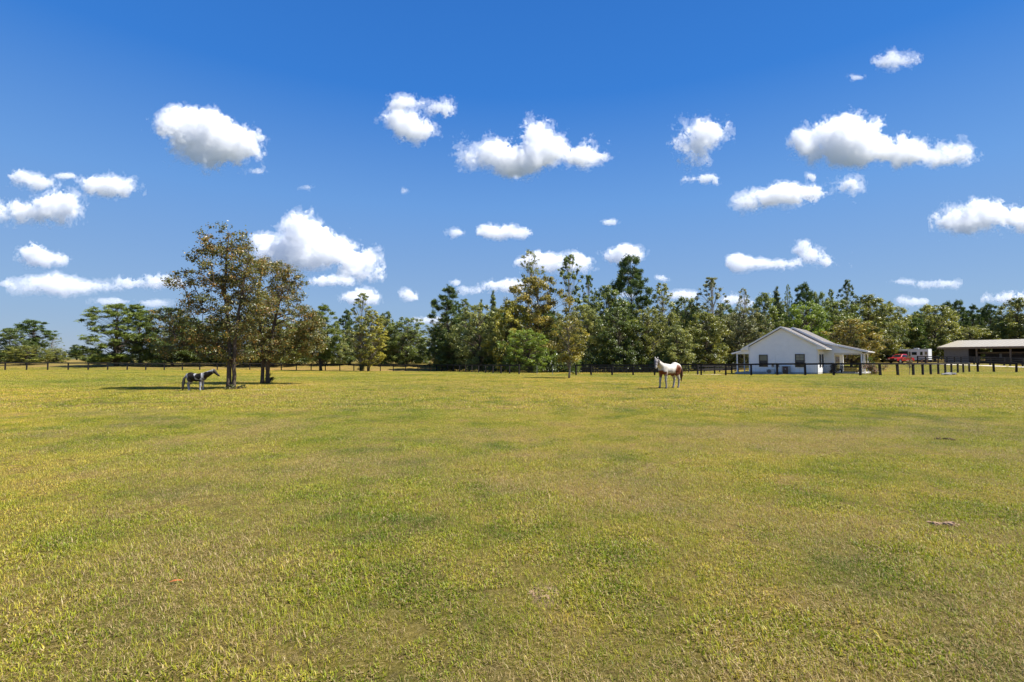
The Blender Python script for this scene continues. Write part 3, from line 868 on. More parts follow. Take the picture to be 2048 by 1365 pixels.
# ---------------------------------------------------------------- the two oaks in the paddock
def hero(name, label, foot_px, foot_py, blobs, stems, seed, nleaf, leaf, ncl, colour, depth_f=.95):
    rng = np.random.default_rng(seed)
    foot = ground_at(foot_px, foot_py)
    Y = foot.y; m = Y / FPX
    root = empty(name, foot)
    mb = MB()
    B = [(at(x, y, Y) - foot, rx * m, ry * m) for (x, y, rx, ry) in blobs]
    midx = sum(b[0].x for b in B) / len(B)
    # stems: list of photo points with radius in metres
    paths = []
    for st in stems:
        pts = [np.array(at(x, y, Y) - foot) + np.array([0, dy, 0]) for (x, y, dy, r) in st]
        pts[0][2] = -.12
        rr = [s_[3] for s_ in st]
        # refine
        fine, fr = [], []
        for i in range(len(pts) - 1):
            for j in range(4):
                t = j / 4; q = pts[i] * (1 - t) + pts[i + 1] * t + rng.normal(0, .018, 3) * (i + j > 0); fine.append(q); fr.append(rr[i] * (1 - t) + rr[i + 1] * t)
        fine.append(pts[-1]); fr.append(rr[-1]); fr[0] *= 1.35
        mb.tube(fine, fr, 10); paths += [(q, r_) for q, r_ in zip(fine, fr)]
    # twig clusters inside the crown volume
    vol = np.array([b[1] * b[2] * (b[1] + b[2]) for b in B]); vol = vol / vol.sum()
    cs, rc = [], []
    tries = 0
    while len(cs) < ncl and tries < ncl * 30:
        tries += 1
        c0, rx, rz_ = B[rng.choice(len(B), p=vol ** .8 / (vol ** .8).sum())]
        rd = depth_f * (rx + rz_) / 2 * 1.15
        d = rng.normal(size=3); d /= np.linalg.norm(d)
        q = np.array(c0) + d * np.array([rx, rd, rz_]) * rng.random() ** .42 * .92 + np.array([0, rng.normal(0, .35), 0])
        r_ = rng.uniform(.22, .5)
        if any(np.linalg.norm(q - a) < .24 for a in cs): continue
        cs.append(q); rc.append(r_)
    cs = np.array(cs); rc = np.array(rc)
    # main limbs to spread points, then twigs to the nearest limb point
    heads = []
    order = rng.permutation(len(cs))
    for i in order:
        if all(np.linalg.norm(cs[i] - cs[j]) > 1.05 for j in heads): heads.append(i)
        if len(heads) >= 34: break
    wood_pts = list(paths)
    for i in sorted(heads, key=lambda j: np.hypot(cs[j][0], cs[j][1])):
        c = cs[i]
        best = min(wood_pts, key=lambda pr: np.linalg.norm(pr[0] - c) + max(0, pr[0][2] - c[2] + .5) * 1.6 + (0 if pr[0][2] > 1.5 else 5))
        r0 = max(.03, min(best[1] * .62, .1))
        pts, rr = limb(mb, best[0], c, r0, .016, rng, sag=.10, n=6, sides=6)
        wood_pts += list(zip(pts[1:], rr[1:]))
    tips = np.array([p for p, r_ in wood_pts]); trs = np.array([r_ for p, r_ in wood_pts])
    for i, c in enumerate(cs):
        d = np.linalg.norm(tips - c, axis=1) + np.where(tips[:, 2] < 1.5, 5, 0); j = int(d.argmin())
        if d[j] > .05: limb(mb, tips[j], c, max(.010, min(.024, trs[j] * .6)), .006, rng, sag=.04, n=4, sides=4)
    trm = mb.mesh('trunk', smooth=True, fix=False); trm.materials.append(BARK)
    link('trunk', trm, None, root)
    per = np.maximum(10, nleaf * rc ** 1.6 / (rc ** 1.6).sum()).astype(int)
    P, Nr, S, k = cluster_leaves(cs, rc, per, rng, leaf, flat=.7, shell=1.7, upb=.5, droop=.12)
    cm = leaf_mesh('crown', P, Nr, S, rng, OAKLEAF, aspect=.3, bias=rng.normal(0, .14, len(cs))[k])
    cr = link('crown', cm, None, root); cr.color = (*colour, 1)
    tag(root, label, 'tree', 'pair of oaks in the paddock')
    return root
hero('oak_tree', 'taller front oak with forked trunk, the dark pony beside it', 463, 778,
     [(452, 482, 50, 32), (430, 500, 40, 24), (478, 500, 34, 26), (402, 524, 28, 18), (365, 556, 34, 18), (345, 566, 18, 12), (440, 560, 60, 46), (490, 545, 46, 46), (425, 615, 70, 42), (352, 648, 48, 36), (330, 690, 34, 24), (420, 680, 66, 38), (480, 640, 56, 56), (468, 702, 46, 22), (520, 600, 40, 40), (385, 600, 28, 18)],
     [[(457, 779, 0, .135), (459, 720, .05, .115), (456, 660, .1, .10), (448, 590, .1, .08), (452, 520, 0, .06), (458, 470, 0, .02)],
      [(466, 779, .05, .115), (470, 720, -.1, .10), (476, 660, -.2, .085), (490, 590, -.3, .07), (500, 530, -.3, .03)]],
     41, 27000, .118, 430, (.150, .146, .052))
hero('oak_tree', 'shorter rear oak with twin trunks and a shrub at its foot', 529, 768,
     [(525, 532, 42, 24), (560, 548, 42, 28), (588, 575, 28, 28), (545, 600, 66, 48), (602, 640, 46, 46), (622, 682, 30, 34), (560, 690, 70, 36), (512, 660, 56, 46), (590, 708, 50, 16), (500, 705, 40, 20), (632, 650, 22, 30), (640, 690, 18, 24), (575, 560, 30, 24)],
     [[(524, 769, 0, .125), (525, 720, .1, .11), (520, 670, .1, .095), (515, 600, .1, .09), (522, 540, 0, .03)],
      [(534, 768, .1, .135), (536, 720, 0, .12), (545, 670, -.1, .10), (560, 610, -.2, .09), (572, 560, -.2, .03)]],
     42, 32000, .122, 470, (.150, .144, .052))
# ---------------------------------------------------------------- fences
BLACK = flat_mat('black_fence_paint', (.016, .014, .013), .75, var=.5, scale=5, bump=.5, spec=.3)
GREYWOOD = flat_mat('weathered_board', (.055, .052, .050), .85, var=.4, scale=4, bump=.5, spec=.25)
WIRE = flat_mat('galvanised_wire', (.16, .16, .16), .5, .6, var=.2)
GALV = flat_mat('galvanised_pipe', (.30, .31, .32), .45, .7, var=.15)
def post_mesh(name, w, h, round_=False):
    mb = MB()
    if round_:
        mb.tube([(0, 0, -.3), (0, 0, h - .03), (0, 0, h)], [w / 2, w / 2, w / 2 * .8], 10)
    else:
        c = w / 2; k = .82
        mb.add([(-c, -c, -.3), (c, -c, -.3), (c, c, -.3), (-c, c, -.3), (-c, -c, h - .03), (c, -c, h - .03), (c, c, h - .03), (-c, c, h - .03), (-c * k, -c * k, h), (c * k, -c * k, h), (c * k, c * k, h), (-c * k, c * k, h)],
               [(0, 3, 2, 1), (0, 1, 5, 4), (1, 2, 6, 5), (2, 3, 7, 6), (3, 0, 4, 7), (4, 5, 9, 8), (5, 6, 10, 9), (6, 7, 11, 10), (7, 4, 8, 11), (8, 9, 10, 11)])
    return mb.mesh(name)
def rail_mesh(name, t, h):
    return MB().box(-.5, .5, -t / 2, t / 2, -h / 2, h / 2).mesh(name)
def orient(o, a, b):
    a, b = Vector(a), Vector(b)
    d = b - a
    o.location = (a + b) / 2
    o.rotation_mode = 'QUATERNION'
    o.rotation_quaternion = d.to_track_quat('X', 'Z')
    o.scale = (d.length, 1, 1)
def fence(name, label, pts, h, rails, post_w=.15, mat=None, rail_mat=None, rail_t=.05, rail_h=.18, wire=True, lean=None, round_=False, group='dark farm fences', seed=0, gaps=()):
    """pts: foot of every post in order; one object per post and per rail board"""
    mat = mat or BLACK; rail_mat = rail_mat or mat
    rg = random.Random(seed)
    root = empty(name, pts[0])
    o0 = Vector(pts[0])
    pm = post_mesh('post', post_w, h, round_); pm.materials.append(mat)
    rm = rail_mesh('rail', rail_t, rail_h); rm.materials.append(rail_mat)
    heads = []
    for i, p in enumerate(pts):
        o = link('post', pm, None, root, Vector(p) - o0)
        d = Vector(pts[min(i + 1, len(pts) - 1)]) - Vector(pts[max(i - 1, 0)])
        lx = (lean[i] if lean else 0) + rg.gauss(0, .012)
        o.rotation_euler = (rg.gauss(0, .01), lx, math.atan2(d.y, d.x))
        zs = 1 + rg.gauss(0, .02)
        o.scale = (1, 1, zs)
        heads.append((Vector(p) - o0, lx))
    wb = MB()
    for i in range(len(pts) - 1):
        if i in gaps: continue
        a, b = heads[i][0], heads[i + 1][0]
        d = (b - a).normalized(); nrm = Vector((d.y, -d.x, 0)).normalized()
        if nrm.y > 0: nrm = -nrm
        off = nrm * (post_w / 2 + rail_t / 2 + .002)
        for z in rails:
            r_ = link('rail', rm, None, root)
            orient(r_, a + off + Vector((0, 0, z + rg.gauss(0, .012))), b + off + Vector((0, 0, z + rg.gauss(0, .012))))
        if wire:
            top = min(rails) - rail_h / 2 - .02
            bo = nrm * (post_w / 2 + .006)
            for k in range(7):
                z = .06 + (top - .06) * k / 6
                wb.bar(a + bo + Vector((0, 0, z)), b + bo + Vector((0, 0, z)), .005, .005)
            L = (b - a).length
            for k in range(1, int(L / .45)):
                q = a + (b - a) * (k * .45 / L) + bo
                wb.bar(q + Vector((0, 0, .05)), q + Vector((0, 0, top)), .004, .004, up=(0, 1, 0))
    if wire: tag(link('wire_mesh', wb.mesh('wire_mesh', fix=False), WIRE, root), kind='stuff')
    tag(root, label, 'fence', group)
    return root
def fy(px, ctrl): return float(np.interp(px, [c[0] for c in ctrl], [c[1] for c in ctrl]))
LC = [(-130, 81), (0, 84), (216, 90), (450, 96), (620, 100), (866, 104)]
lp = [-128, -80, -33, 11, 54, 96, 137, 177, 216, 255, 292, 329, 365, 400, 435, 468, 500, 532, 563, 593, 622.5, 651, 680, 708, 735, 761, 787, 811.5, 836, 860]
fence('fence', 'long black fence across the left pasture behind the oaks', [on_ground(x, fy(x, LC)) for x in lp], 1.36, [1.27], .17, seed=1, rail_h=.2)
MC = [(860, 104), (884, 100), (919, 92), (957, 84), (1002, 76), (1038, 71)]
mp_ = [873, 884, 895, 907, 919, 931, 944, 957, 971, 986, 1002, 1019, 1038]
fence('fence', 'black fence angling from the far corner toward the gate', [on_ground(x, fy(x, MC)) for x in mp_], 1.36, [1.27], .17, seed=2, rail_h=.2)
# pipe gate and netted panel beside it
ga, gb = on_ground(1040.5, 70.6), on_ground(1072, 67.8)
gate = empty('gate', ga)
d_ = gb - ga
mb = MB()
for z in (.25, 1.12): mb.tube([Vector((0, 0, z)), d_ + Vector((0, 0, z))], .025, 8)
for t in (0.0, .5, 1.0): mb.tube([d_ * t + Vector((0, 0, .25)), d_ * t + Vector((0, 0, 1.12))], .025, 8)
mb.build('gate_frame', BLACK, gate)
for z in (.42, .6, .78, .95):
    m_ = MB(); m_.tube([d_ * .01 + Vector((0, 0, z)), d_ * .99 + Vector((0, 0, z))], .016, 6); m_.build('gate_bar', BLACK, gate)
tag(gate, 'black pipe gate beside the bend of the fence', 'gate')
fence('wire_panel_fence', 'short netted fence with thin grey pipe posts behind the lone small tree', [on_ground(x, fy(x, [(1074, 67.5), (1105, 66.4), (1140, 65.4)])) for x in (1074, 1105, 1140)], 1.30, [1.27], .075, GALV, BLACK, .04, .07, seed=3, round_=True)
RC = [(1150, 65), (1182, 64), (1266, 62), (1402, 60), (1502, 58), (1610, 56.5), (1722, 55), (1795, 55.3), (1826, 56), (1860, 58.2), (1890, 62), (1915, 66.5), (1938, 71.5)]
rp_ = [1152, 1182, 1224, 1266, 1309, 1355, 1402, 1451, 1502, 1554, 1610, 1667, 1720, 1760, 1795, 1826, 1845, 1861, 1876, 1890, 1902, 1915, 1926, 1938]
ln_ = [0, 0, 0, .01, 0, 0, .01, 0, .01, .0, .02, .02, .03, .04, .05, .05, .07, .08, .05, .03, .02, .05, .09, .11]
fence('fence', 'black fence in front of the house, bending away at right', [on_ground(x, fy(x, RC)) for x in rp_], 1.36, [1.29], .19, seed=4, lean=[-v for v in ln_])
fence('fence', 'black fence at the far right in front of the barn yard', [on_ground(x, y) for x, y in ((1955, 72), (1987, 71.4), (2032, 70.5), (2082, 69.5), (2135, 68.5))], 1.36, [1.29], .2, seed=5, rail_h=.18)
BC = [(1160, 82), (1300, 80), (1400, 78), (1500, 80)]
fence('board_fence', 'dark four board fence along the foot of the wood', [on_ground(x, fy(x, BC)) for x in range(1160, 1505, 31)], 1.30, [.3, .6, .9, 1.2], .13, BLACK, GREYWOOD, .035, .13, wire=False, seed=6)
fence('board_fence', 'low dark fence running from the path to the left porch', [on_ground(x, y) for x, y in ((1395, 64), (1429, 66.5), (1463, 69), (1476, 72))], 1.2, [.65, 1.1], .16, BLACK, BLACK, .035, .12, wire=False, seed=7)
PC = [(1832, 104), (1880, 102), (1950, 98), (2070, 90)]
fence('paddock_fence', 'black board paddock fence in front of the open barn', [on_ground(x, fy(x, PC)) for x in (1835, 1851, 1876, 1894, 1909, 1922, 1948, 1957, 1980, 2008, 2020, 2045, 2070)], 1.55, [.35, .72, 1.09, 1.46], .22, BLACK, GREYWOOD, .04, .17, wire=False, seed=8)
# ---------------------------------------------------------------- house
SIDING = flat_mat('white_siding', (.88, .88, .86), .55, var=.04, scale=1.2, spec=.35)
TRIM = flat_mat('white_trim', (.80, .80, .78), .5, var=.04, scale=3)
CREAM = flat_mat('cream_soffit', (.68, .62, .50), .6, var=.06, scale=3)
SHINGLE = flat_mat('shingles', (.17, .155, .145), .9, var=.3, scale=7, bump=.8, bscale=30, spec=.2)
DARKFRAME = flat_mat('dark_window_frame', (.022, .018, .016), .45, var=.15)
CONC = flat_mat('concrete', (.42, .41, .38), .9, var=.15, scale=4, bump=.3)
BROWNWOOD = flat_mat('brown_wood', (.10, .045, .025), .6, var=.3, scale=5)
def glass_mat(name, col=(.02, .024, .028)):
    m, nt, b = new_mat(name)
    b.inputs['Base Color'].default_value = (*col, 1); b.inputs['Roughness'].default_value = .06; b.inputs['Specular IOR Level'].default_value = .7
    tc = N(nt, 'ShaderNodeTexCoord'); nz = N(nt, 'ShaderNodeTexNoise', i_Scale=1.6, i_Detail=2.0)
    nt.links.new(tc.outputs['Object'], nz.inputs['Vector'])
    bp = N(nt, 'ShaderNodeBump', i_Strength=.06, i_Distance=.05)
    nt.links.new(nz.outputs['Fac'], bp.inputs['Height']); nt.links.new(bp.outputs['Normal'], b.inputs['Normal'])
    return m
GLASS = glass_mat('window_glass'); SHADE = glass_mat('glass_over_blind', (.20, .19, .12))
HR = on_ground(1635, 60.0); HR.z = -.30
house = empty('house', HR, R(-40))
tag(house, 'white clapboard farmhouse with grey gabled roof and side porches', 'house')
def siding(pts_fn, z0, z1, step=.235, lap=.034):
    """lapped boards: pts_fn(z) gives left and right ends (3D) of a course and n the outward normal"""
    mb = MB(); z = z0
    while z < z1 - 1e-4:
        zt = min(z + step, z1); zg = min(z + .032, zt)
        n = Vector(pts_fn(z)[2])
        row = []
        for zz, off in ((z, .002), (zg, .002), (zg, lap), (zt, lap * .7), (zt, .002)):
            a_, b_, _ = pts_fn(zz)
            row += [Vector(a_) + n * off, Vector(b_) + n * off]
        mb.add(row, [(0, 1, 3, 2), (2, 3, 5, 4), (4, 5, 7, 6), (6, 7, 9, 8)])     # shadow gap, lip, board, top
        z = zt
    return mb
PK = 5.8; SL = .59
def rz_(x): return PK - SL * abs(x + 3.84)
# near wing
wall = MB().prism([(-7.68, 0), (0, 0), (0, rz_(0) - .12), (-3.84, PK - .12), (-7.68, rz_(-7.68) - .12)], 'y', 0, 4.7).build('wall', SIDING, house)
def gable_ends(z):
    top = rz_(0) - .12
    if z <= top: return (-7.68, 0, z), (0, 0, z), (0, -1, 0)
    k = (z - top) / SL
    return (-7.68 + k, 0, z), (-k, 0, z), (0, -1, 0)
siding(gable_ends, .22, PK - .13).build('siding', SIDING, wall)
siding(lambda z: ((0, 0, z), (0, 4.7, z), (1, 0, 0)), .22, rz_(0) - .12).build('siding', SIDING, wall)
MB().box(-7.71, .03, -.03, 4.69, -.3, .215).build('foundation', CONC, house)
for x in (-7.62, -.06): MB().box(x - .06, x + .06, -.05, -.001, .215, rz_(x) - .2).build('corner_board', TRIM, house)
MB().box(.001, .05, .0, .12, .215, rz_(0) - .2).build('corner_board', TRIM, house)
# main body behind it
mw = MB().prism([(-7.9, 0), (1.085, 0), (1.085, 3.55), (.1, 3.8), (-3.4, 5.75), (-7.9, 3.2)], 'y', 4.72, 13.5).build('wall', SIDING, house)
siding(lambda z: ((0.02, 4.72, z), (1.085, 4.72, z), (0, -1, 0)), .22, 2.62).build('siding', SIDING, mw)
def porch_face(z):
    xr = min(3.98, .1 + (3.8 - z) / .2725)
    return (0.02, 4.72, z), (xr, 4.72, z), (0, -1, 0)
siding(porch_face, 2.62, 3.72).build('siding', SIDING, mw)
MB().prism([(1.087, 2.62), (3.98, 2.62), (3.98, 2.74), (1.087, 3.52)], 'y', 4.725, 4.85).build('porch_gable', SIDING, house)
MB().box(1.09, 4.06, 4.73, 4.93, 2.40, 2.615).build('porch_beam', CREAM, house)
MB().box(1.12, 4.2, 4.95, 12.8, 2.50, 2.56).build('porch_ceiling', CREAM, house)
for y in (4.83, 8.6, 12.6):
    p_ = MB().box(3.85, 4.0, y - .075, y + .075, .12, 2.5).build('porch_post', TRIM, house)
MB().box(1.09, 4.25, 4.6, 12.9, -.25, .14).build('porch_floor', CONC, house)
# roofs
def slab(p0, p1, th, y0, y1):
    (x0, z0), (x1, z1) = p0, p1
    return MB().prism([(x0, z0), (x1, z1), (x1, z1 - th), (x0, z0 - th)], 'y', y0, y1)
slab((-3.84, PK + .12), (.82, rz_(.82) + .12), .10, -.34, 5.0).build('roof', SHINGLE, house)
slab((-3.85, PK + .12), (-8.5, rz_(-8.5) + .12), .10, -.34, 5.0).build('roof', SHINGLE, house)
slab((-3.4, 6.02), (.12, 4.0), .10, 4.38, 13.8).build('roof', SHINGLE, house)
slab((.13, 4.0), (4.5, 2.84), .09, 4.38, 13.8).build('porch_roof', SHINGLE, house)
slab((-3.41, 6.02), (-8.5, 3.1), .10, 5.02, 13.8).build('roof', SHINGLE, house)
def rake(p0, p1, y):
    (x0, z0), (x1, z1) = p0, p1
    return MB().prism([(x0, z0 + .02), (x1, z1 + .02), (x1, z1 - .19), (x0, z0 - .19)], 'y', y - .035, y - .002)
for a, b, y in (((-3.84, PK + .12), (.82, rz_(.82) + .12), -.34), ((-3.842, PK + .12), (-8.5, rz_(-8.5) + .12), -.34), ((-3.4, 6.02), (.12, 4.0), 4.38), ((.122, 4.0), (4.5, 2.84), 4.38), ((-3.402, 6.02), (-5.2, 4.99), 4.38)):
    rake(a, b, y).build('rake_board', TRIM, house)
# soffit under the front overhang, eave fascia and gutters
MB().prism([(-3.84, PK - .01), (.8, rz_(.8) - .01), (.8, rz_(.8) - .03), (-3.84, PK - .03)], 'y', -.335, -.02).build('soffit', CREAM, house)
MB().prism([(-3.84, PK - .01), (-8.48, rz_(-8.48) - .01), (-8.48, rz_(-8.48) - .03), (-3.84, PK - .03)], 'y', -.335, -.02).build('soffit', CREAM, house)
def gutter(x, z, y0, y1, s_):
    mb = MB()
    mb.prism([(x, z), (x + .13 * s_, z), (x + .11 * s_, z - .12), (x + .01 * s_, z - .12)], 'y', y0, y1)
    return mb
gutter(.825, rz_(.82) + .06, -.34, 4.35, 1).build('gutter', TRIM, house)
gutter(-8.505, rz_(-8.5) + .06, -.34, 4.9, -1).build('gutter', TRIM, house)
gutter(4.505, 2.80, 4.38, 13.8, 1).build('gutter', TRIM, house)
MB().box(-.02, .78, -.32, 4.6, rz_(.8) - .09, rz_(.8) - .06).build('soffit', CREAM, house)
MB().tube([(4.56, 4.5, 2.68), (4.5, 4.55, 2.55), (4.15, 4.62, 2.42), (4.1, 4.66, .2)], .04, 8).build('downspout', TRIM, house)
# boxed eave returns at the gable corners
for sg in (1, -1):
    c_ = -3.84
    q = [(c_ + sg * 3.84, rz_(.8) - .055), (c_ + sg * 4.62, rz_(.8) - .055), (c_ + sg * 4.62, rz_(.8) + .0), (c_ + sg * 3.84, rz_(0) - .025)]
    MB().prism(q, 'y', -.33, -.04).build('eave_return', TRIM, house)
# left porch
slab((-7.9, 3.12), (-9.75, 2.62), .08, -.1, 7.0).build('porch_roof', SHINGLE, house)
rake((-7.9, 3.14), (-9.75, 2.64), -.1).build('rake_board', TRIM, house)
MB().prism([(-7.7, 2.50), (-9.25, 2.50), (-9.25, 2.66), (-7.7, 3.05)], 'y', .02, .1).build('porch_gable', SIDING, house)
gutter(-9.755, 2.62, -.1, 7.0, -1).build('gutter', TRIM, house)
for y in (.1, 3.4, 6.7): MB().box(-9.22, -9.09, y - .065, y + .065, .1, 2.5).build('porch_post', TRIM, house)
MB().box(-9.4, -7.72, -.05, 7.0, -.25, .12).build('porch_floor', CONC, house)
for k, x in enumerate((-8.75, -8.3)): MB().box(x - .09, x + .09, 6.4, 6.6, .1, 2.45).build('porch_prop', BROWNWOOD, house)
# windows
def window(x, z0, w, h, grid, face='front', blind=False, y=0.0):
    fr = MB(); t = .09
    def bx(m, u0, u1, z_0, z_1, d0, d1):
        d0 += .03; d1 += .03
        if face == 'front': m.box(x + u0, x + u1, y - d1, y - d0, z_0, z_1)
        else: m.box(d0, d1, x + u0, x + u1, z_0, z_1)
    bx(fr, -w / 2 - t, -w / 2, z0 - t, z0 + h + t, .02, .07); bx(fr, w / 2, w / 2 + t, z0 - t, z0 + h + t, .02, .07)
    bx(fr, -w / 2, w / 2, z0 - t, z0, .02, .07); bx(fr, -w / 2, w / 2, z0 + h, z0 + h + t, .02, .07)
    bx(fr, -w / 2, w / 2, z0 + h * .5 - .03, z0 + h * .5 + .03, .02, .06)
    wdw = fr.build('window', DARKFRAME, house)
    for k in (0, 1):
        p_ = MB(); bx(p_, -w / 2, w / 2, z0 + h * .5 * k, z0 + h * .5 * (k + 1), .018, .03); p_.build('pane', SHADE if (blind and k) else GLASS, wdw)
    if grid:
        m_ = MB(); bx(m_, -.012, .012, z0 + h * .5 + .03, z0 + h, .03, .042); bx(m_, -w / 2, -.012, z0 + h * .75 - .012, z0 + h * .75 + .012, .03, .042); bx(m_, .012, w / 2, z0 + h * .75 - .012, z0 + h * .75 + .012, .03, .042)
        m_.build('muntin', DARKFRAME, wdw)
    return wdw
window(-5.95, .95, .84, 1.36, False, blind=True)
window(-1.85, .95, .86, 1.42, True, blind=True)
window(1.55, .95, .7, 1.4, False, face='side'); window(3.3, .95, .7, 1.4, False, face='side')
# glazed doors on the porch side wall
for y in (5.6, 6.5, 7.4, 8.3):
    dr = MB(); dr.box(1.09, 1.13, y, y + .82, .16, 2.3); d_o = dr.build('door', CREAM, house)
    MB().box(1.131, 1.14, y + .14, y + .68, .4, 2.15).build('pane', GLASS, d_o)
    MB().box(1.141, 1.18, y + .72, y + .76, 1.1, 1.2).build('handle', DARKFRAME, d_o)
cd = MB(); cd.tube([(-4.55, -.05, .9), (-4.55, -.05, 2.42)], .016, 6); cd.tube([(-4.55, -.05, 2.42), (-4.1, -.05, 2.42)], .016, 6)
cd.build('conduit', TRIM, house)
# things standing against or fixed to the gable wall
HM = Matrix.Translation(HR) @ Matrix.Rotation(R(-40), 4, 'Z')
def at_house(name, x, y, z):
    o = empty(name, HM @ Vector((x, y, z)), R(-40)); return o
UNIT = flat_mat('pale_unit_metal', (.62, .60, .55), .5, var=.06); FAN = flat_mat('dark_fan', (.05, .05, .05), .6)
GREYMETAL = flat_mat('grey_metal', (.30, .31, .32), .5, .3, var=.1)
hz = gzf((HM @ Vector((-4.9, -.6, 0))).x, (HM @ Vector((-4.9, -.6, 0))).y) - HR.z
ac = at_house('air_conditioner', -5.05, -.42, hz)
b_ = MB().box(-.45, .45, -.17, .17, .06, .66).build('casing', UNIT, ac)
f_ = MB(); f_.tube([(-.14, -.171, .36), (-.14, -.2, .36)], [.25, .25], 20); f_.build('fan_grille', FAN, ac)
rg_ = MB()
for r in (.08, .14, .2): 
    ring = [(-.14 + r * math.cos(a * math.pi / 8), -.205, .36 + r * math.sin(a * math.pi / 8)) for a in range(17)]
    rg_.tube(ring, .008, 4, cap=False)
rg_.build('grille_ring', UNIT, ac)
for x in (-.33, .33): MB().box(x - .05, x + .05, -.2, .2, -.04, .058).build('foot', FAN, ac)
tag(ac, 'small pale outdoor air conditioner with round fan by the white gable wall', 'air conditioner')
for i, (x, lab) in enumerate(((-4.86, 'grey electric meter box on the gable wall above the air conditioner'), (-4.28, 'smaller grey meter box on the gable wall right of the conduit'))):
    me_ = at_house('electric_meter', x, -.02, 1.02)
    MB().box(-.14, .14, -.14, -.02, -.2, .24 if i == 0 else .12).build('meter_box', GREYMETAL, me_)
    g_ = MB(); g_.tube([(0, -.141, .06), (0, -.21, .06)], [.085, .08], 14); g_.build('meter_glass', GLASS, me_)
    tag(me_, lab, 'meter')
cb = at_house('utility_cabinet', -3.35, -.24, hz)
MB().box(-.44, .44, -.16, .18, .02, 1.05).build('casing', GREYMETAL, cb)
MB().box(-.33, .25, -.185, -.162, .08, 1.0).build('dark_panel', BROWNWOOD, cb)
MB().box(-.1, .02, -.195, -.187, .66, .72).build('name_plate', TRIM, cb)
tag(cb, 'dark fronted utility cabinet against the white gable wall', 'cabinet')
# porch bench
bn = at_house('bench', 2.55, 5.2, .14)
for z in (.12, .24, .36, .48, .6, .72): MB().box(-.85, .85, -.03, .0, z, z + .09).build('slat', BLACK, bn)
for k in range(3): MB().box(-.85, .85, .04 + k * .15, .16 + k * .15, .42, .45).build('seat_slat', BLACK, bn)
for x in (-.8, .8):
    for y in (.02, .44): MB().box(x - .04, x + .04, y - .015, y + .06, 0, .42).build('leg', BLACK, bn)
tag(bn, 'black slatted bench on the right porch', 'bench')
# ---------------------------------------------------------------- barn, truck, car, trailer
TIN = flat_mat('tan_roof_metal', (.34, .305, .24), .45, .0, var=.06, scale=.6, spec=.5)
TIN_EDGE = flat_mat('brown_fascia', (.20, .145, .105), .6, var=.1)
BLOCK = flat_mat('grey_block_wall', (.17, .16, .15), .9, var=.12, scale=2, bump=.4)
TIMBER = flat_mat('barn_timber', (.16, .12, .08), .8, var=.25, scale=2, bump=.4)
STALL = flat_mat('dark_stall_boards', (.045, .035, .028), .85, var=.3, scale=2)
BO = Vector((98.0, 115.0, 0)); BO.z = gzf(98, 115) - .1
barn = empty('barn', BO, R(-58))
tag(barn, 'long open sided barn with a pale tan metal roof at right', 'barn')
EV, RD, HW, BL = 4.17 - BO.z, 5.95 - BO.z, 12.5, 46.0
MB().prism([(0, EV), (HW, RD), (HW, RD - .08), (0, EV - .08)], 'x', -.2, BL).build('roof', TIN, barn)
MB().prism([(HW + .01, RD), (2 * HW, EV), (2 * HW, EV - .08), (HW + .01, RD - .08)], 'x', -.2, BL).build('roof', TIN, barn)
rb = MB()
x = 0.3
while x < BL:
    rb.prism([(0, EV + .045), (HW, RD + .045), (HW, RD + .002), (0, EV + .002)], 'x', x, x + .05); x += .9
tag(rb.build('roof_rib', TIN, barn), kind='stuff')
MB().box(-.2, BL, -.05, -.005, EV - .42, EV - .0).build('fascia', TIN_EDGE, barn)
MB().prism([(0.0, EV - .02), (HW, RD - .02), (2 * HW, EV - .02), (2 * HW, EV - .35), (HW, RD - .35), (0, EV - .35)], 'x', -.26, -.205).build('rake_board', TIN_EDGE, barn)
# enclosed room at the near end
MB().box(.9, 1.1, .5, 8, -.2, EV - .1).build('end_wall', BLOCK, barn)
MB().box(1.12, 5.2, .5, .7, -.2, EV - .1).build('front_wall', BLOCK, barn)
for i in range(9): MB().box(1.1, 5.2, .44, .498, .1 + i * .38, .1 + i * .38 + .34).build('board', BLOCK, barn)
MB().box(5.0, 5.2, .72, 8, -.2, EV - .1).build('partition', STALL, barn)
for x in (6.6, 12.0, 17.0, 22.0, 27.0, 32.0): MB().box(x - .14, x + .14, .3, .58, -.2, EV - .08).build('post', TIMBER, barn)
MB().box(6.0, 34, 2.4, 2.6, EV - 1.5, EV - 1.15).build('beam', TIMBER, barn)
MB().box(6.9, 34, 9.6, 9.8, -.2, 3.2).build('stall_wall', STALL, barn)
for x in (7.4, 11.5, 15.6, 19.7, 23.8, 27.9): MB().box(x, x + .15, 2.7, 9.55, -.2, 2.3).build('partition', STALL, barn)
for x in (7.6, 11.7, 15.8, 19.9, 24.0):
    for k in range(5): MB().box(x, x + 3.8, 2.42, 2.48, .15 + k * .38, .15 + k * .38 + .3).build('stall_board', STALL, barn)
for x in (9.8, 14.0, 18.4): MB().box(x, x + .4, 2.3, 2.4, 1.0, 2.0).build('feed_bin', BLOCK, barn)

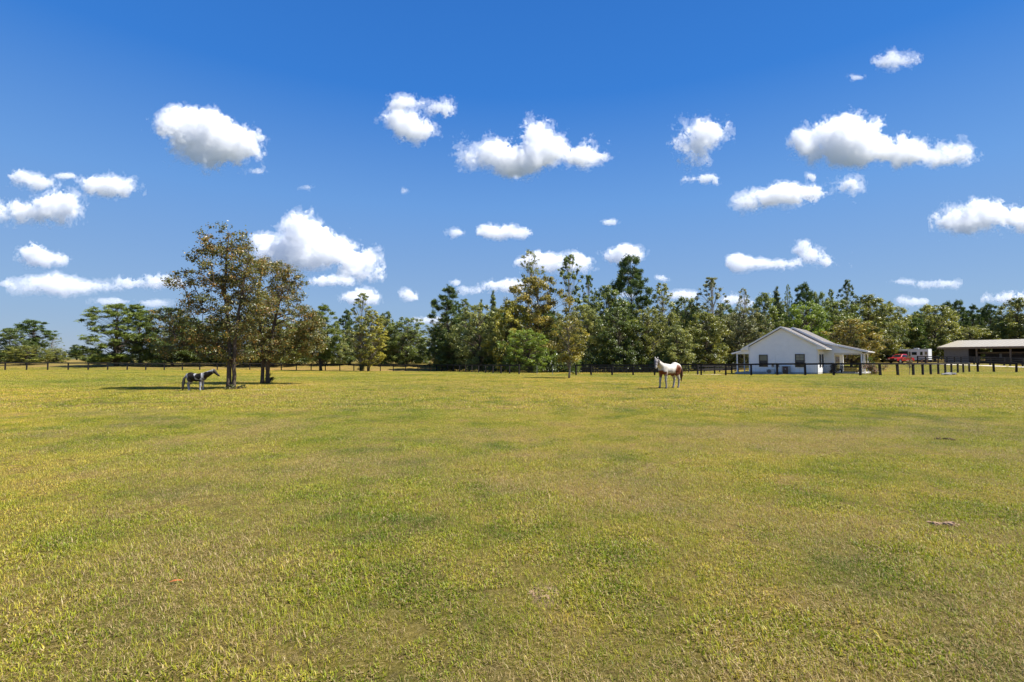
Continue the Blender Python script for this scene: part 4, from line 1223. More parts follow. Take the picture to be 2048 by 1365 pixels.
RED = None
m_, nt_, b_ = new_mat('red_car_paint'); b_.inputs['Base Color'].default_value = (.42, .012, .016, 1); b_.inputs['Roughness'].default_value = .28; b_.inputs['Coat Weight'].default_value = .6; b_.inputs['Coat Roughness'].default_value = .08; RED = m_
m_, nt_, b_ = new_mat('dark_car_paint'); b_.inputs['Base Color'].default_value = (.012, .015, .02, 1); b_.inputs['Roughness'].default_value = .3; b_.inputs['Coat Weight'].default_value = .5; DARKCAR = m_
RUBBER = flat_mat('rubber', (.018, .018, .018), .85, var=.2); CHROME = flat_mat('chrome', (.55, .55, .56), .25, .9, var=.05); LAMP = flat_mat('lamp_glass', (.7, .7, .68), .15, var=.05)
def wheel(parent, x, y, r=.39, w=.26):
    s_ = 1 if y > 0 else -1
    t = MB(); t.tube([(x, y - w / 2 * s_, r), (x, y - w / 2 * s_ * .7, r), (x, y + w / 2 * s_ * .7, r), (x, y + w / 2 * s_, r)], [r * .9, r, r, r * .9], 20)
    wo = t.build('wheel', RUBBER, parent)
    rm_ = MB(); rm_.tube([(x, y + w / 2 * s_ * 1.01, r), (x, y + w / 2 * s_ * 1.06, r)], [r * .62, r * .5], 14); rm_.build('rim', CHROME, wo)
    return wo
def car_shell(prof, half_w, tumble, zb, inset=.0):
    """side profile (x, z) drawn into a body whose flanks lean in above the belt line zb"""
    mb = MB(); n = len(prof)
    def hw(z): return half_w - max(0, z - zb) * tumble - max(0, .5 - z) * .12
    L = [(x, hw(z), z) for x, z in prof]; Rr = [(x, -hw(z), z) for x, z in prof]
    mb.add(L + Rr, [tuple(range(n)), tuple(range(2 * n - 1, n - 1, -1))] + [(i, i + n, (i + 1) % n + n, (i + 1) % n) for i in range(n)])
    return mb
def bevel(o, w=.04, seg=2):
    md = o.modifiers.new('bevel', 'BEVEL'); md.width = w; md.segments = seg; md.limit_method = 'ANGLE'; md.angle_limit = R(30)
    return o
tp = on_ground(1802, 107)
hd = math.atan2(-.343, -.946)
truck = empty('pickup_truck', tp, hd)
body = bevel(car_shell([(2.75, .45), (2.8, .75), (2.72, 1.05), (1.55, 1.2), (1.2, 1.22), (-.75, 1.22), (-.78, 1.12), (-2.65, 1.12), (-2.72, .6), (-2.6, .45)], .98, .1, .9).build('body', RED, truck), .06, 3)
bevel(car_shell([(1.5, 1.2), (.72, 1.83), (.4, 1.9), (-.5, 1.9), (-.72, 1.82), (-.78, 1.2)], .94, .28, 1.2).build('cabin', RED, truck), .06, 3)
ws = MB(); ws.add([(1.43, .74, 1.27), (1.43, -.74, 1.27), (.80, -.62, 1.80), (.80, .62, 1.80)], [(0, 1, 2, 3)]); ws.build('windscreen', GLASS, truck)
for s_ in (1, -1):
    w_ = MB(); w_.add([(1.15, s_ * .945, 1.26), (.68, s_ * .80, 1.74), (-.05, s_ * .80, 1.76), (-.05, s_ * .945, 1.26)], [(0, 1, 2, 3)]); w_.build('side_window', GLASS, truck)
    w_ = MB(); w_.add([(-.12, s_ * .945, 1.26), (-.12, s_ * .80, 1.76), (-.55, s_ * .80, 1.74), (-.68, s_ * .945, 1.26)], [(0, 1, 2, 3)]); w_.build('side_window', GLASS, truck)
    MB().box(2.70, 2.80, s_ * .6 - .16, s_ * .6 + .2 * 1, .78, .98).build('headlight', LAMP, truck)
    bevel(MB().box(1.0, 1.18, s_ * 1.0 - .0 if s_ > 0 else -1.22, s_ * 1.22 if s_ > 0 else -1.0, 1.25, 1.45).build('mirror', DARKCAR, truck), .02)
    for x in (1.75, -1.7): wheel(truck, x, s_ * .86)
    for x in (1.75, -1.7):
        ar = MB(); ar.tube([(x, s_ * .955, .42), (x, s_ * .985, .42)], [.47, .47], 20); ar.build('wheel_arch', RUBBER, truck)
MB().box(2.76, 2.82, -.42, .42, .72, 1.0).build('grille', DARKCAR, truck)
bevel(MB().box(2.74, 2.92, -.95, .95, .42, .66).build('bumper', DARKCAR, truck), .03)
tag(truck, 'red pickup truck parked by the wood, facing the camera', 'truck')
cp = on_ground(1781, 112)
car = empty('parked_car', cp, hd)
bevel(car_shell([(2.2, .4), (2.28, .75), (1.2, 1.02), (-2.1, 1.08), (-2.25, .6), (-2.1, .4)], .92, .1, .9).build('body', DARKCAR, car), .06, 3)
bevel(car_shell([(1.15, 1.02), (.35, 1.62), (-1.5, 1.66), (-2.05, 1.06)], .88, .3, 1.02).build('cabin', DARKCAR, car), .06, 3)
ws = MB(); ws.add([(1.10, .68, 1.08), (1.10, -.68, 1.08), (.42, -.58, 1.58), (.42, .58, 1.58)], [(0, 1, 2, 3)]); ws.build('windscreen', GLASS, car)
for s_ in (1, -1):
    w_ = MB(); w_.add([(.9, s_ * .885, 1.1), (.35, s_ * .735, 1.56), (-1.4, s_ * .735, 1.58), (-1.75, s_ * .885, 1.12)], [(0, 1, 2, 3)]); w_.build('side_window', GLASS, car)
    MB().box(2.19, 2.30, s_ * .6 - .16, s_ * .6 + .16, .66, .8).build('headlight', LAMP, car)
    for x in (1.4, -1.35): wheel(car, x, s_ * .8, .34, .24)
tag(car, 'dark car parked half hidden behind the red truck', 'car')
# gooseneck horse trailer, its flank to the camera
WHITEM = flat_mat('white_trailer_metal', (.78, .80, .82), .35, var=.04)
ta = on_ground(1816, 113); tb = on_ground(1857, 110)
dv = tb - ta
trl = empty('horse_trailer', ta, math.atan2(dv.y, dv.x))
L = dv.length
bevel(MB().box(0, L, 0, 2.3, .55, 2.95).build('body', WHITEM, trl), .06, 2)
bevel(MB().box(-1.75, -.01, .05, 2.25, 2.55, 2.95).build('gooseneck_nose', WHITEM, trl), .05, 2)
MB().box(-1.7, -.02, .1, 2.2, 1.85, 2.54).build('nose_underside', DARKCAR, trl)
MB().box(-.02, L + .02, -.03, 2.33, 2.955, 3.0).build('roof', WHITEM, trl)
for (x0, x1, z0, z1) in ((.75, 1.6, 1.7, 2.3), (2.25, 2.65, 1.65, 2.35), (3.85, 4.2, 1.7, 2.3), (4.35, 4.68, 1.75, 2.35)):
    if x1 > L: continue
    wf = MB().box(x0 - .05, x1 + .05, -.03, -.002, z0 - .05, z1 + .05).build('window', GREYMETAL, trl)
    MB().box(x0, x1, -.05, -.032, z0, z1).build('pane', GLASS, wf)
dr = MB().box(3.0, 3.55, -.035, -.002, .75, 2.5).build('door', UNIT, trl); MB().box(3.08, 3.47, -.05, -.037, 1.75, 2.35).build('pane', SHADE, dr); MB().box(3.45, 3.5, -.07, -.037, 1.4, 1.5).build('handle', DARKCAR, dr)
MB().box(.15, .5, -.02, -.001, 1.3, 2.4).build('side_panel', TIN_EDGE, trl)
MB().box(.2, L - .1, -.025, -.001, 1.15, 1.22).build('stripe', GREYMETAL, trl)
for x in (2.5, 3.4):
    for y in (-.0, 2.3): wheel(trl, x, y - .02 if y == 0 else y + .02, .36, .22)
MB().box(2.0, 3.9, -.18, -.03, .72, .82).build('mudguard', WHITEM, trl)
MB().box(.9, 1.7, .7, 1.6, 3.0, 3.22).build('roof_unit', GREYMETAL, trl)
MB().tube([(-1.2, 1.15, 2.5), (-1.25, 1.15, 1.25)], .06, 8).build('hitch_post', DARKCAR, trl)
tag(trl, 'white gooseneck horse trailer with dark windows behind the red truck', 'trailer')
# ---------------------------------------------------------------- horses
def sdf_body(caps, lo, hi, vox, k=.05):
    """smooth union of tapered capsules (a, b, ra, rb[, flatten])"""
    lo, hi = np.array(lo, float), np.array(hi, float)
    n = ((hi - lo) / vox).astype(int) + 1
    F = np.full(n, 1.0, np.float32)
    ax = [lo[i] + vox * np.arange(n[i]) for i in range(3)]
    for cp_ in caps:
        a, b, ra, rb = np.array(cp_[0], float), np.array(cp_[1], float), cp_[2], cp_[3]
        kk = cp_[4] if len(cp_) > 4 else k
        m = max(ra, rb) + kk + .03
        sl = []
        for i in range(3):
            i0 = max(0, int((min(a[i], b[i]) - m - lo[i]) / vox)); i1 = min(n[i], int((max(a[i], b[i]) + m - lo[i]) / vox) + 2); sl.append(slice(i0, i1))
        X, Y, Z = ax[0][sl[0]][:, None, None], ax[1][sl[1]][None, :, None], ax[2][sl[2]][None, None, :]
        ab = b - a; L2 = max(ab @ ab, 1e-9)
        t = np.clip(((X - a[0]) * ab[0] + (Y - a[1]) * ab[1] + (Z - a[2]) * ab[2]) / L2, 0, 1)
        d = np.sqrt((X - a[0] - t * ab[0]) ** 2 + (Y - a[1] - t * ab[1]) ** 2 + (Z - a[2] - t * ab[2]) ** 2) - (ra + (rb - ra) * t)
        o = F[tuple(sl)]
        h = np.clip(.5 + .5 * (o - d) / kk, 0, 1)
        F[tuple(sl)] = o * (1 - h) + d * h - kk * h * (1 - h)
    return -F, lo
m_, nt_, b_ = new_mat('horse_coat')
_a = N(nt_, 'ShaderNodeAttribute', attribute_name='coat'); _tc = N(nt_, 'ShaderNodeTexCoord')
_n = N(nt_, 'ShaderNodeTexNoise', i_Scale=26.0, i_Detail=4.0); nt_.links.new(_tc.outputs['Object'], _n.inputs['Vector'])
_r = ramp(nt_, [(.3, (.82, .82, .82)), (.7, (1.08, 1.08, 1.08))]); nt_.links.new(_n.outputs['Fac'], _r.inputs['Fac'])
_m = N(nt_, 'ShaderNodeMix', data_type='RGBA', blend_type='MULTIPLY'); _m.inputs['Factor'].default_value = 1
nt_.links.new(_a.outputs['Color'], _m.inputs['A']); nt_.links.new(_r.outputs['Color'], _m.inputs['B']); nt_.links.new(_m.outputs['Result'], b_.inputs['Base Color'])
b_.inputs['Roughness'].default_value = .55; b_.inputs['Specular IOR Level'].default_value = .22
COAT = m_
def hair_mat(name, col): return flat_mat(name, col, .5, var=.4, scale=18, spec=.4)
HOOF = flat_mat('hoof_horn', (.06, .05, .045), .6, var=.3)

def horse(name, label, loc, rz, scale, neck, legs_f, legs_h, coat, mane_mat, tail_mats, tail_len, stout=1.0, legk=1.0):
    """neck: points withers .. poll .. muzzle in the animal's own frame (x ahead, y left, z up, metres at full size)"""
    root = empty(name, loc, rz); root.scale = (scale,) * 3
    s = stout; caps = []
    tor = [((.52, 0, 1.07), .235 * s), ((.30, 0, 1.09), .27 * s), ((0, 0, 1.06), .295 * s), ((-.28, 0, 1.10), .28 * s), ((-.55, 0, 1.17), .26 * s)]
    for (a, ra), (b, rb) in zip(tor[:-1], tor[1:]): caps.append((a, b, ra, rb, .06))
    caps += [((.36, 0, 1.30), (.12, 0, 1.26), .13, .12, .10), ((-.42, 0, 1.31), (-.62, 0, 1.22), .19, .17, .09), ((.5, .06, 1.0), (.5, -.06, 1.0), .19 * s, .19 * s, .05)]
    for sgn in (1, -1):
        caps += [((-.52, .13 * sgn, 1.16), (-.50, .14 * sgn, .92), .20 * s, .155 * s, .05), ((.40, .12 * sgn, 1.22), (.46, .15 * sgn, .95), .14 * s, .135 * s, .06)]
    hooves = []
    for pts in legs_f:       # shoulder point, elbow, knee, fetlock, hoof
        rr = [.125, .092, .056, .042, .052]
        for i in range(4): caps.append((pts[i], pts[i + 1], rr[i] * (legk if i > 0 else 1), rr[i + 1] * legk, .035))
        caps.append((pts[2], pts[2] + np.array([.008, 0, -.03]), .060 * legk, .056 * legk, .02))
        hooves.append(pts[4])
    for pts in legs_h:       # thigh, stifle, hock, fetlock, hoof
        rr = [.16, .125, .064, .044, .054]
        for i in range(4): caps.append((pts[i], pts[i + 1], rr[i] * (legk if i > 0 else 1), rr[i + 1] * legk, .035))
        caps.append((pts[2] + np.array([-.03, 0, .05]), pts[2], .045, .058 * legk, .02))
        hooves.append(pts[4])
    nk = [np.array(p, float) for p in neck['line']]; nr = neck['r']
    for i in range(len(nk) - 1): caps.append((nk[i], nk[i + 1], nr[i], nr[i + 1], .07 if i == 0 else .05))
    hd = [np.array(p, float) for p in neck['head']]; hr = [v_ * neck.get('hs', 1.0) for v_ in (.112, .105, .078, .064, .056)]
    for i in range(len(hd) - 1): caps.append((hd[i], hd[i + 1], hr[i], hr[i + 1], .03))
    fwd = hd[-1] - hd[0]; fwd /= np.linalg.norm(fwd)
    side = np.cross(np.array([0, 0, 1.0]), fwd); side /= np.linalg.norm(side)
    up = np.cross(fwd, side)
    if up[2] < 0: up = -up
    for sg in (1, -1):   # ears, cheeks
        e0 = hd[0] + side * sg * .058 - fwd * .02 + up * .07; e1 = e0 + up * .05 - fwd * .13 + side * sg * .015 if neck.get('ears') is None else e0 + np.array(neck['ears']) + side * sg * .02
        caps.append((e0, (e0 + e1) / 2, .026, .034, .02)); caps.append(((e0 + e1) / 2, e1, .034, .010, .015))
        caps.append((hd[1] + side * sg * .035 - up * .03, hd[2] + side * sg * .02 - up * .03, .075, .05, .03))
    F, lo = sdf_body(caps, (-1.15, -.62, -.03), (2.15, .75, 2.05), .014)
    me = iso_mesh('body', F, 0.0, lo, (.014,) * 3)
    co = np.empty(len(me.vertices) * 3, np.float32); me.vertices.foreach_get('co', co); co = co.reshape(-1, 3)
    rgb = coat(co[:, 0], co[:, 1], co[:, 2], hd)
    eye = [hd[1] * .62 + hd[2] * .38 + side * sg * .082 + up * .045 for sg in (1, -1)]
    for e in eye: rgb[np.linalg.norm(co - e, axis=1) < .024] = (.01, .008, .006)
    for sg in (1, -1): rgb[np.linalg.norm(co - (hd[-1] + fwd * .05 + side * sg * .035 + up * .02), axis=1) < .02] = (.02, .015, .015)
    set_attr(me, 'coat', np.concatenate([rgb, np.ones((len(rgb), 1))], 1), typ='FLOAT_COLOR')
    me.materials.append(COAT)
    link('body', me, None, root)
    for h in hooves:
        mb = MB(); mb.tube([(h[0] + .02, h[1], 0.0), (h[0] + .012, h[1], .035), (h[0], h[1], .085)], [.075 * legk, .068 * legk, .052 * legk], 12); mb.build('hoof', HOOF, root, smooth=False)
    # mane: locks hanging from the crest on the left
    rg = random.Random(4)
    mb = MB()
    crest = [Vector(p) for p in neck['crest']]
    for i in range(70):
        t = i / 69 * (len(crest) - 1); j = min(int(t), len(crest) - 2); c = crest[j].lerp(crest[j + 1], t - j)
        L = neck.get('mane', .26) * rg.uniform(.6, 1.15); sd_ = neck.get('mane_side', 1)
        o1 = Vector((rg.gauss(0, .02), sd_ * (.05 + rg.uniform(0, .03)), -.02)); o2 = Vector((rg.gauss(0, .03), sd_ * (.11 + rg.uniform(0, .03)), -L * .5)); o3 = Vector((rg.gauss(.0, .04), sd_ * (.12 + rg.uniform(0, .03)), -L))
        mb.tube([c + Vector((0, 0, .012)), c + o1, c + o2, c + o3], [.016, .022, .017, .004], 5)
    mb.build('mane', mane_mat, root, smooth=True)
    tl = MB(); n1 = len(tail_len['path'])
    for i in range(46):
        w = rg.uniform(0, 6.28); rr = math.sqrt(rg.random())
        pts = []
        for j, (x, y, z, sp) in enumerate(tail_len['path']):
            pts.append(Vector((x + math.cos(w) * rr * sp + rg.gauss(0, sp * .15), y + math.sin(w) * rr * sp, z + (rg.gauss(0, .06) if j == n1 - 1 else 0))))
        tl.mi = 1 if (len(tail_mats) > 1 and rg.random() < .3) else 0
        tl.tube(pts, [.022, .024, .022, .016, .004][:n1], 5)
    tl.build('tail', tail_mats, root, smooth=True)
    tag(root, label, 'horse', 'paint horses in the pasture')
    return root
V = lambda *p: np.array(p, float)
def warp(x, y, z, s=1.0): return .05 * s * np.sin(9 * x + 5 * z + 2) + .04 * s * np.sin(14 * z - 7 * x + 1) + .03 * np.sin(23 * x + 17 * z)
def sm(v, w=.03): return np.clip(.5 - v / w * .5, 0, 1)[:, None]      # 1 where v < 0
WHITE = np.array([.56, .52, .45]); CHEST = np.array([.165, .045, .015]); GREY = np.array([.20, .19, .20]); DARK = np.array([.010, .007, .005])
def coat1(x, y, z, hd):
    c = np.repeat(WHITE[None], len(x), 0); w = warp(x, y, z)
    def put(mask, col): 
        c[:] = c * (1 - mask) + col * mask
    put(sm(np.maximum(.50 - x + w, z - 1.03 - w * .8)) * sm(.62 - z), CHEST)                        # brown bib
    put(sm(np.hypot((x + .0) / .44, (z - .76) / .12) - 1 + w * 1.5, .12), CHEST)                   # belly
    put(sm(np.hypot((x + .44) / .20, (z - 1.03) / .31) - 1 + w * 1.2, .10) * sm(-y + .02), CHEST)   # near haunch
    put(sm(np.hypot((x + .45) / .25, (z - 1.1) / .25) - 1, .1) * sm(y), CHEST)
    put(sm(z - .62, .25) * .75, GREY)                                                                # grey legs
    hx, hz_ = x - hd[0][0], z
    head = sm(np.linalg.norm(np.stack([x, y, z], -1) - (hd[1] * .5 + hd[2] * .5), axis=1) - .27, .1)
    put(head * .92, np.array([.115, .10, .10]))
    put(sm(np.linalg.norm(np.stack([x, y, z], -1) - (hd[1] + (hd[2] - hd[1]) * .15), axis=1) - .115, .05) * .7, np.array([.10, .09, .10]))
    return c
def coat2(x, y, z, hd):
    c = np.repeat(np.array([.33, .33, .35])[None], len(x), 0); w = warp(x, y, z)
    def put(mask, col):
        c[:] = c * (1 - mask) + col * mask
    put(sm(np.maximum(np.maximum(-.58 - x, x - .08 + (1.05 - z) * -.35) + w * 1.2, .74 - z + .0), .05), DARK)   # barrel
    put(sm(np.hypot((x - .0) / .46, (z - .80) / .12) - 1 + w, .1), DARK)                                   # belly line
    put(sm(np.hypot((x - .24) / .26, (z - 1.20) / .27) - 1 + w * 1.6, .1), DARK)                           # saddle patch
    put(sm(np.maximum(.62 - x - (z - 1.0) * .12 + w, .82 - z), .06), DARK)                                  # chest, neck
    put(sm(np.hypot((x - 1.0) / .12, (z - 1.70) / .12) - 1 + w, .1) * .9, np.array([.5, .5, .52]))
    put(sm(np.abs(x - 1.33) - .02 + w * .3, .03) * .55, np.array([.42, .42, .44]))
    put(sm(np.maximum(np.abs(x + .52) - .055, z - .95) + w * .4, .05) * sm(.55 - z) * .85, np.array([.06, .05, .05]))
    return c
p = ground_at(1339, 777)
horse('paint_horse', 'white and chestnut paint horse standing in the sun, head turned to camera', p, R(180 + 26), 1.0,
      dict(line=[(.50, 0, 1.20), (.80, .05, 1.40), (1.08, .13, 1.58)], r=[.235, .165, .115],
           head=[(1.10, .15, 1.61), (1.17, .21, 1.52), (1.25, .29, 1.37), (1.30, .34, 1.25), (1.315, .355, 1.19)],
           crest=[(.40, 0, 1.42), (.62, .02, 1.50), (.88, .07, 1.63), (1.06, .12, 1.71)], ears=(-.02, 0, .15), mane=.24),
      [[V(.46, .14, 1.0), V(.40, .15, .80), V(.40, .14, .46), V(.36, .14, .17), V(.37, .14, .05)], [V(.50, -.14, 1.0), V(.50, -.15, .80), V(.56, -.14, .46), V(.58, -.14, .17), V(.61, -.14, .05)]],
      [[V(-.50, .14, .98), V(-.42, .15, .84), V(-.60, .14, .52), V(-.57, .14, .19), V(-.53, .14, .05)], [V(-.46, -.14, .98), V(-.36, -.15, .84), V(-.52, -.14, .52), V(-.46, -.14, .19), V(-.42, -.14, .05)]],
      coat1, hair_mat('dark_grey_mane', (.14, .115, .10)), [hair_mat('black_tail_hair', (.016, .012, .014)), hair_mat('red_tail_hair', (.12, .045, .02))],
      dict(path=[(-.80, 0, 1.28, .02), (-.90, 0, 1.10, .06), (-.93, 0, .88, .07), (-.93, 0, .68, .06), (-.90, 0, .50, .035)]))
p = ground_at(392.5, 782)
horse('paint_pony', 'dark brown and white pony standing in the shade of the oaks', p, R(4), .66,
      dict(line=[(.48, 0, 1.16), (.82, 0, 1.32), (1.24, 0, 1.52)], r=[.275, .225, .15],
           head=[(1.36, 0, 1.58), (1.44, 0, 1.50), (1.58, 0, 1.36), (1.70, 0, 1.25), (1.75, 0, 1.21)], hs=1.18,
           crest=[(.45, 0, 1.43), (.75, 0, 1.53), (1.05, 0, 1.64), (1.30, 0, 1.72)], mane=.22, mane_side=-1),
      [[V(.46, .14, 1.0), V(.42, .15, .80), V(.43, .14, .46), V(.43, .14, .17), V(.46, .14, .05)], [V(.42, -.14, 1.0), V(.38, -.15, .80), V(.38, -.14, .46), V(.36, -.14, .17), V(.38, -.14, .05)]],
      [[V(-.52, .14, .98), V(-.46, .15, .84), V(-.66, .14, .52), V(-.64, .14, .19), V(-.60, .14, .05)], [V(-.48, -.14, .98), V(-.40, -.15, .84), V(-.58, -.14, .52), V(-.52, -.14, .19), V(-.47, -.14, .05)]],
      coat2, hair_mat('grey_mane', (.22, .22, .23)), [hair_mat('pale_tail_hair', (.24, .21, .17)), hair_mat('brown_tail_hair', (.10, .075, .055))],
      dict(path=[(-.80, 0, 1.26, .03), (-.95, 0, 1.02, .07), (-1.0, 0, .70, .09), (-1.04, 0, .36, .08), (-1.08, 0, .05, .05)]), stout=1.06, legk=1.22)
# ---------------------------------------------------------------- shrubs and small things
def shrub(name, label, foot, w, h, n, leaf, colour, seed, blossoms=None, group=None):
    rng = np.random.default_rng(seed)
    root = empty(name, foot)
    cs = np.array([[rng.normal(0, w * .22), rng.normal(0, w * .2), h * rng.uniform(.15, .85)] for _ in range(16)]); rc = np.full(16, min(w, h) * .26)
    mb = MB()
    for c in cs: limb(mb, (0, 0, -.03), c, .022, .006, rng, sag=.05, n=4, sides=4)
    tm = mb.mesh('stem', fix=False); tm.materials.append(BARK); link('stem', tm, None, root)
    P, Nr, S, k = cluster_leaves(cs, rc, np.full(16, n // 16), rng, leaf)
    P[:, 2] = np.maximum(P[:, 2], .02)
    cm = leaf_mesh('foliage', P, Nr, S, rng, LEAF); o = link('foliage', cm, None, root); o.color = (*colour, 1)
    if blossoms:
        P, Nr, S, k = cluster_leaves(cs, rc * 1.12, np.full(16, n // 30), rng, leaf * .9, shell=4.5)
        P[:, 2] = np.maximum(P[:, 2], .03)
        bm_ = leaf_mesh('blossoms', P, Nr, S, rng, LEAF); o = link('blossoms', bm_, None, root); o.color = (*blossoms, 1)
    tag(root, label, 'shrub', group)
    return root
shrub('shrub', 'pink flowering shrub beside the right porch post', on_ground(1743, 58.5), 2.0, 1.45, 2600, .09, (.13, .13, .05), 3, (.42, .20, .20))
shrub('shrub', 'dark reddish shrub by the white corner left of the porch bench', HM @ Vector((1.15, 4.1, -.02)), 1.3, 1.25, 1800, .09, (.065, .055, .035), 4)
shrub('tall_shrub', 'upright leafy shrub behind the pink flowering shrub', on_ground(1747, 61.5), 1.0, 2.5, 1400, .12, (.11, .15, .04), 5)
shrub('low_shrub', 'small weedy shrub at the foot of the rear oak', ground_at(536, 767.5), .7, .75, 900, .07, (.05, .065, .025), 6)
shrub('low_shrub', 'small bush at the foot of the airy twin stems', on_ground(726, 97), 1.8, 1.5, 1000, .14, (.08, .09, .03), 7)
shrub('low_shrub', 'bright green bush behind the gate and lone small tree', on_ground(1152, 70), 2.2, 2.3, 2200, .13, (.15, .20, .03), 9)
# weeds round the front oak's foot
shrub('weeds', 'low weeds round the foot of the front oak', ground_at(472, 779), 1.3, .28, 900, .06, (.09, .10, .03), 8)
# brown sapling by the right fence
sp = on_ground(1818, 58)
tm_, cm_, _, _ = tree_meshes('airy', 88, 2.25, 1.3, 900, .085, t0=.42, ncl=34, prof='oval', rcf=.12, trunk_r=.035)
sg_ = empty('sapling', sp, .7); link('trunk', tm_, None, sg_); _c = link('crown', cm_, None, sg_); _c.color = (.16, .115, .045, 1)
tag(sg_, 'thin brownish sapling behind the right fence near the truck', 'tree')
# flat grey stones and a board lying against the fence
STONE = flat_mat('grey_stone', (.20, .20, .20), .85, var=.25, scale=6, bump=.6)
def lump(name, loc, rx, ry, rz2, mat, seed, parent=None, rough=.25, sub=3):
    rg = np.random.default_rng(seed)
    bm = bmesh.new(); bmesh.ops.create_icosphere(bm, subdivisions=sub, radius=1.0)
    ph = rg.uniform(0, 6.28, 9)
    for v in bm.verts:
        c = v.co
        f = 1 + rough * (math.sin(3.1 * c.x + ph[0]) * math.sin(2.7 * c.y + ph[1]) + .6 * math.sin(6.3 * c.z + ph[2] + 4 * c.x) + .45 * math.sin(11 * c.x + ph[3]) * math.sin(9 * c.y + ph[4]) + .3 * math.sin(17 * c.y + ph[5]) * math.sin(19 * c.x + ph[6]))
        v.co = Vector((c.x * rx * f, c.y * ry * f, c.z * rz2 * f))
    me = bpy.data.meshes.new(name); bm.to_mesh(me); bm.free()
    return link(name, me, mat, parent, loc)
st = on_ground(1897, 57.5)
slabs = empty('stone_pile', st, .1)
lump('stone', (-.35, 0, .10), .55, .35, .12, STONE, 1, slabs, .12); lump('stone', (.25, .05, .13), .42, .3, .15, STONE, 2, slabs, .15); lump('stone', (.66, -.05, .12), .22, .2, .15, STONE, 3, slabs, .2); lump('stone', (-.1, .0, .24), .3, .22, .08, STONE, 4, slabs, .12)
tag(slabs, 'low flat grey stones lying at the foot of the right fence', 'stones')
SOIL = flat_mat('dry_soil', (.30, .20, .13), .95, var=.25, scale=14, bump=.8, spec=.1); DUNG = flat_mat('dark_earth', (.09, .06, .035), .95, var=.3, scale=14, bump=.8, spec=.1)
def clods(name, label, px, py, n, spread, size, mat, seed):
    rg = random.Random(seed); foot = ground_at(px, py); root = empty(name, foot)
    for i in range(n):
        s_ = size * rg.uniform(.5, 1.25); a = rg.uniform(0, 6.28); r_ = spread * math.sqrt(rg.random())
        x, y = math.cos(a) * r_, math.sin(a) * r_ * .7
        z = gzf(foot.x + x, foot.y + y) - foot.z
        o = lump('clod', (x, y, z + s_ * .25), s_, s_ * rg.uniform(.7, 1), s_ * .5, mat, seed * 50 + i, root, .3, 2); o.rotation_euler = (0, 0, a)
    tag(root, label, 'soil')
clods('soil_clods', 'pinkish clods of dry soil lying in the grass at right', 1886, 1050, 11, .13, .035, SOIL, 1)
clods('soil_patch', 'sandy crumbled soil in the foreground grass near the bottom centre', 1086, 1188, 26, .11, .014, SOIL, 2)
clods('dirt_clump', 'dark clump of earth in the mid field at right', 1888, 880, 8, .16, .05, DUNG, 3)
ORANGE = flat_mat('orange_leaf', (.40, .12, .025), .5, var=.2, scale=30)
lf = ground_at(352, 1169)
fl = MB(); fl.add([(-.055, -.012, .016), (-.015, .010, .030), (.055, .012, .024), (-.005, -.012, .026), (0, 0, .034)], [(0, 3, 4), (3, 2, 4), (2, 1, 4), (1, 0, 4)])
o = fl.build('fallen_leaf', ORANGE, None, lf); tag(o, 'single orange fallen leaf in the left foreground grass', 'leaf')
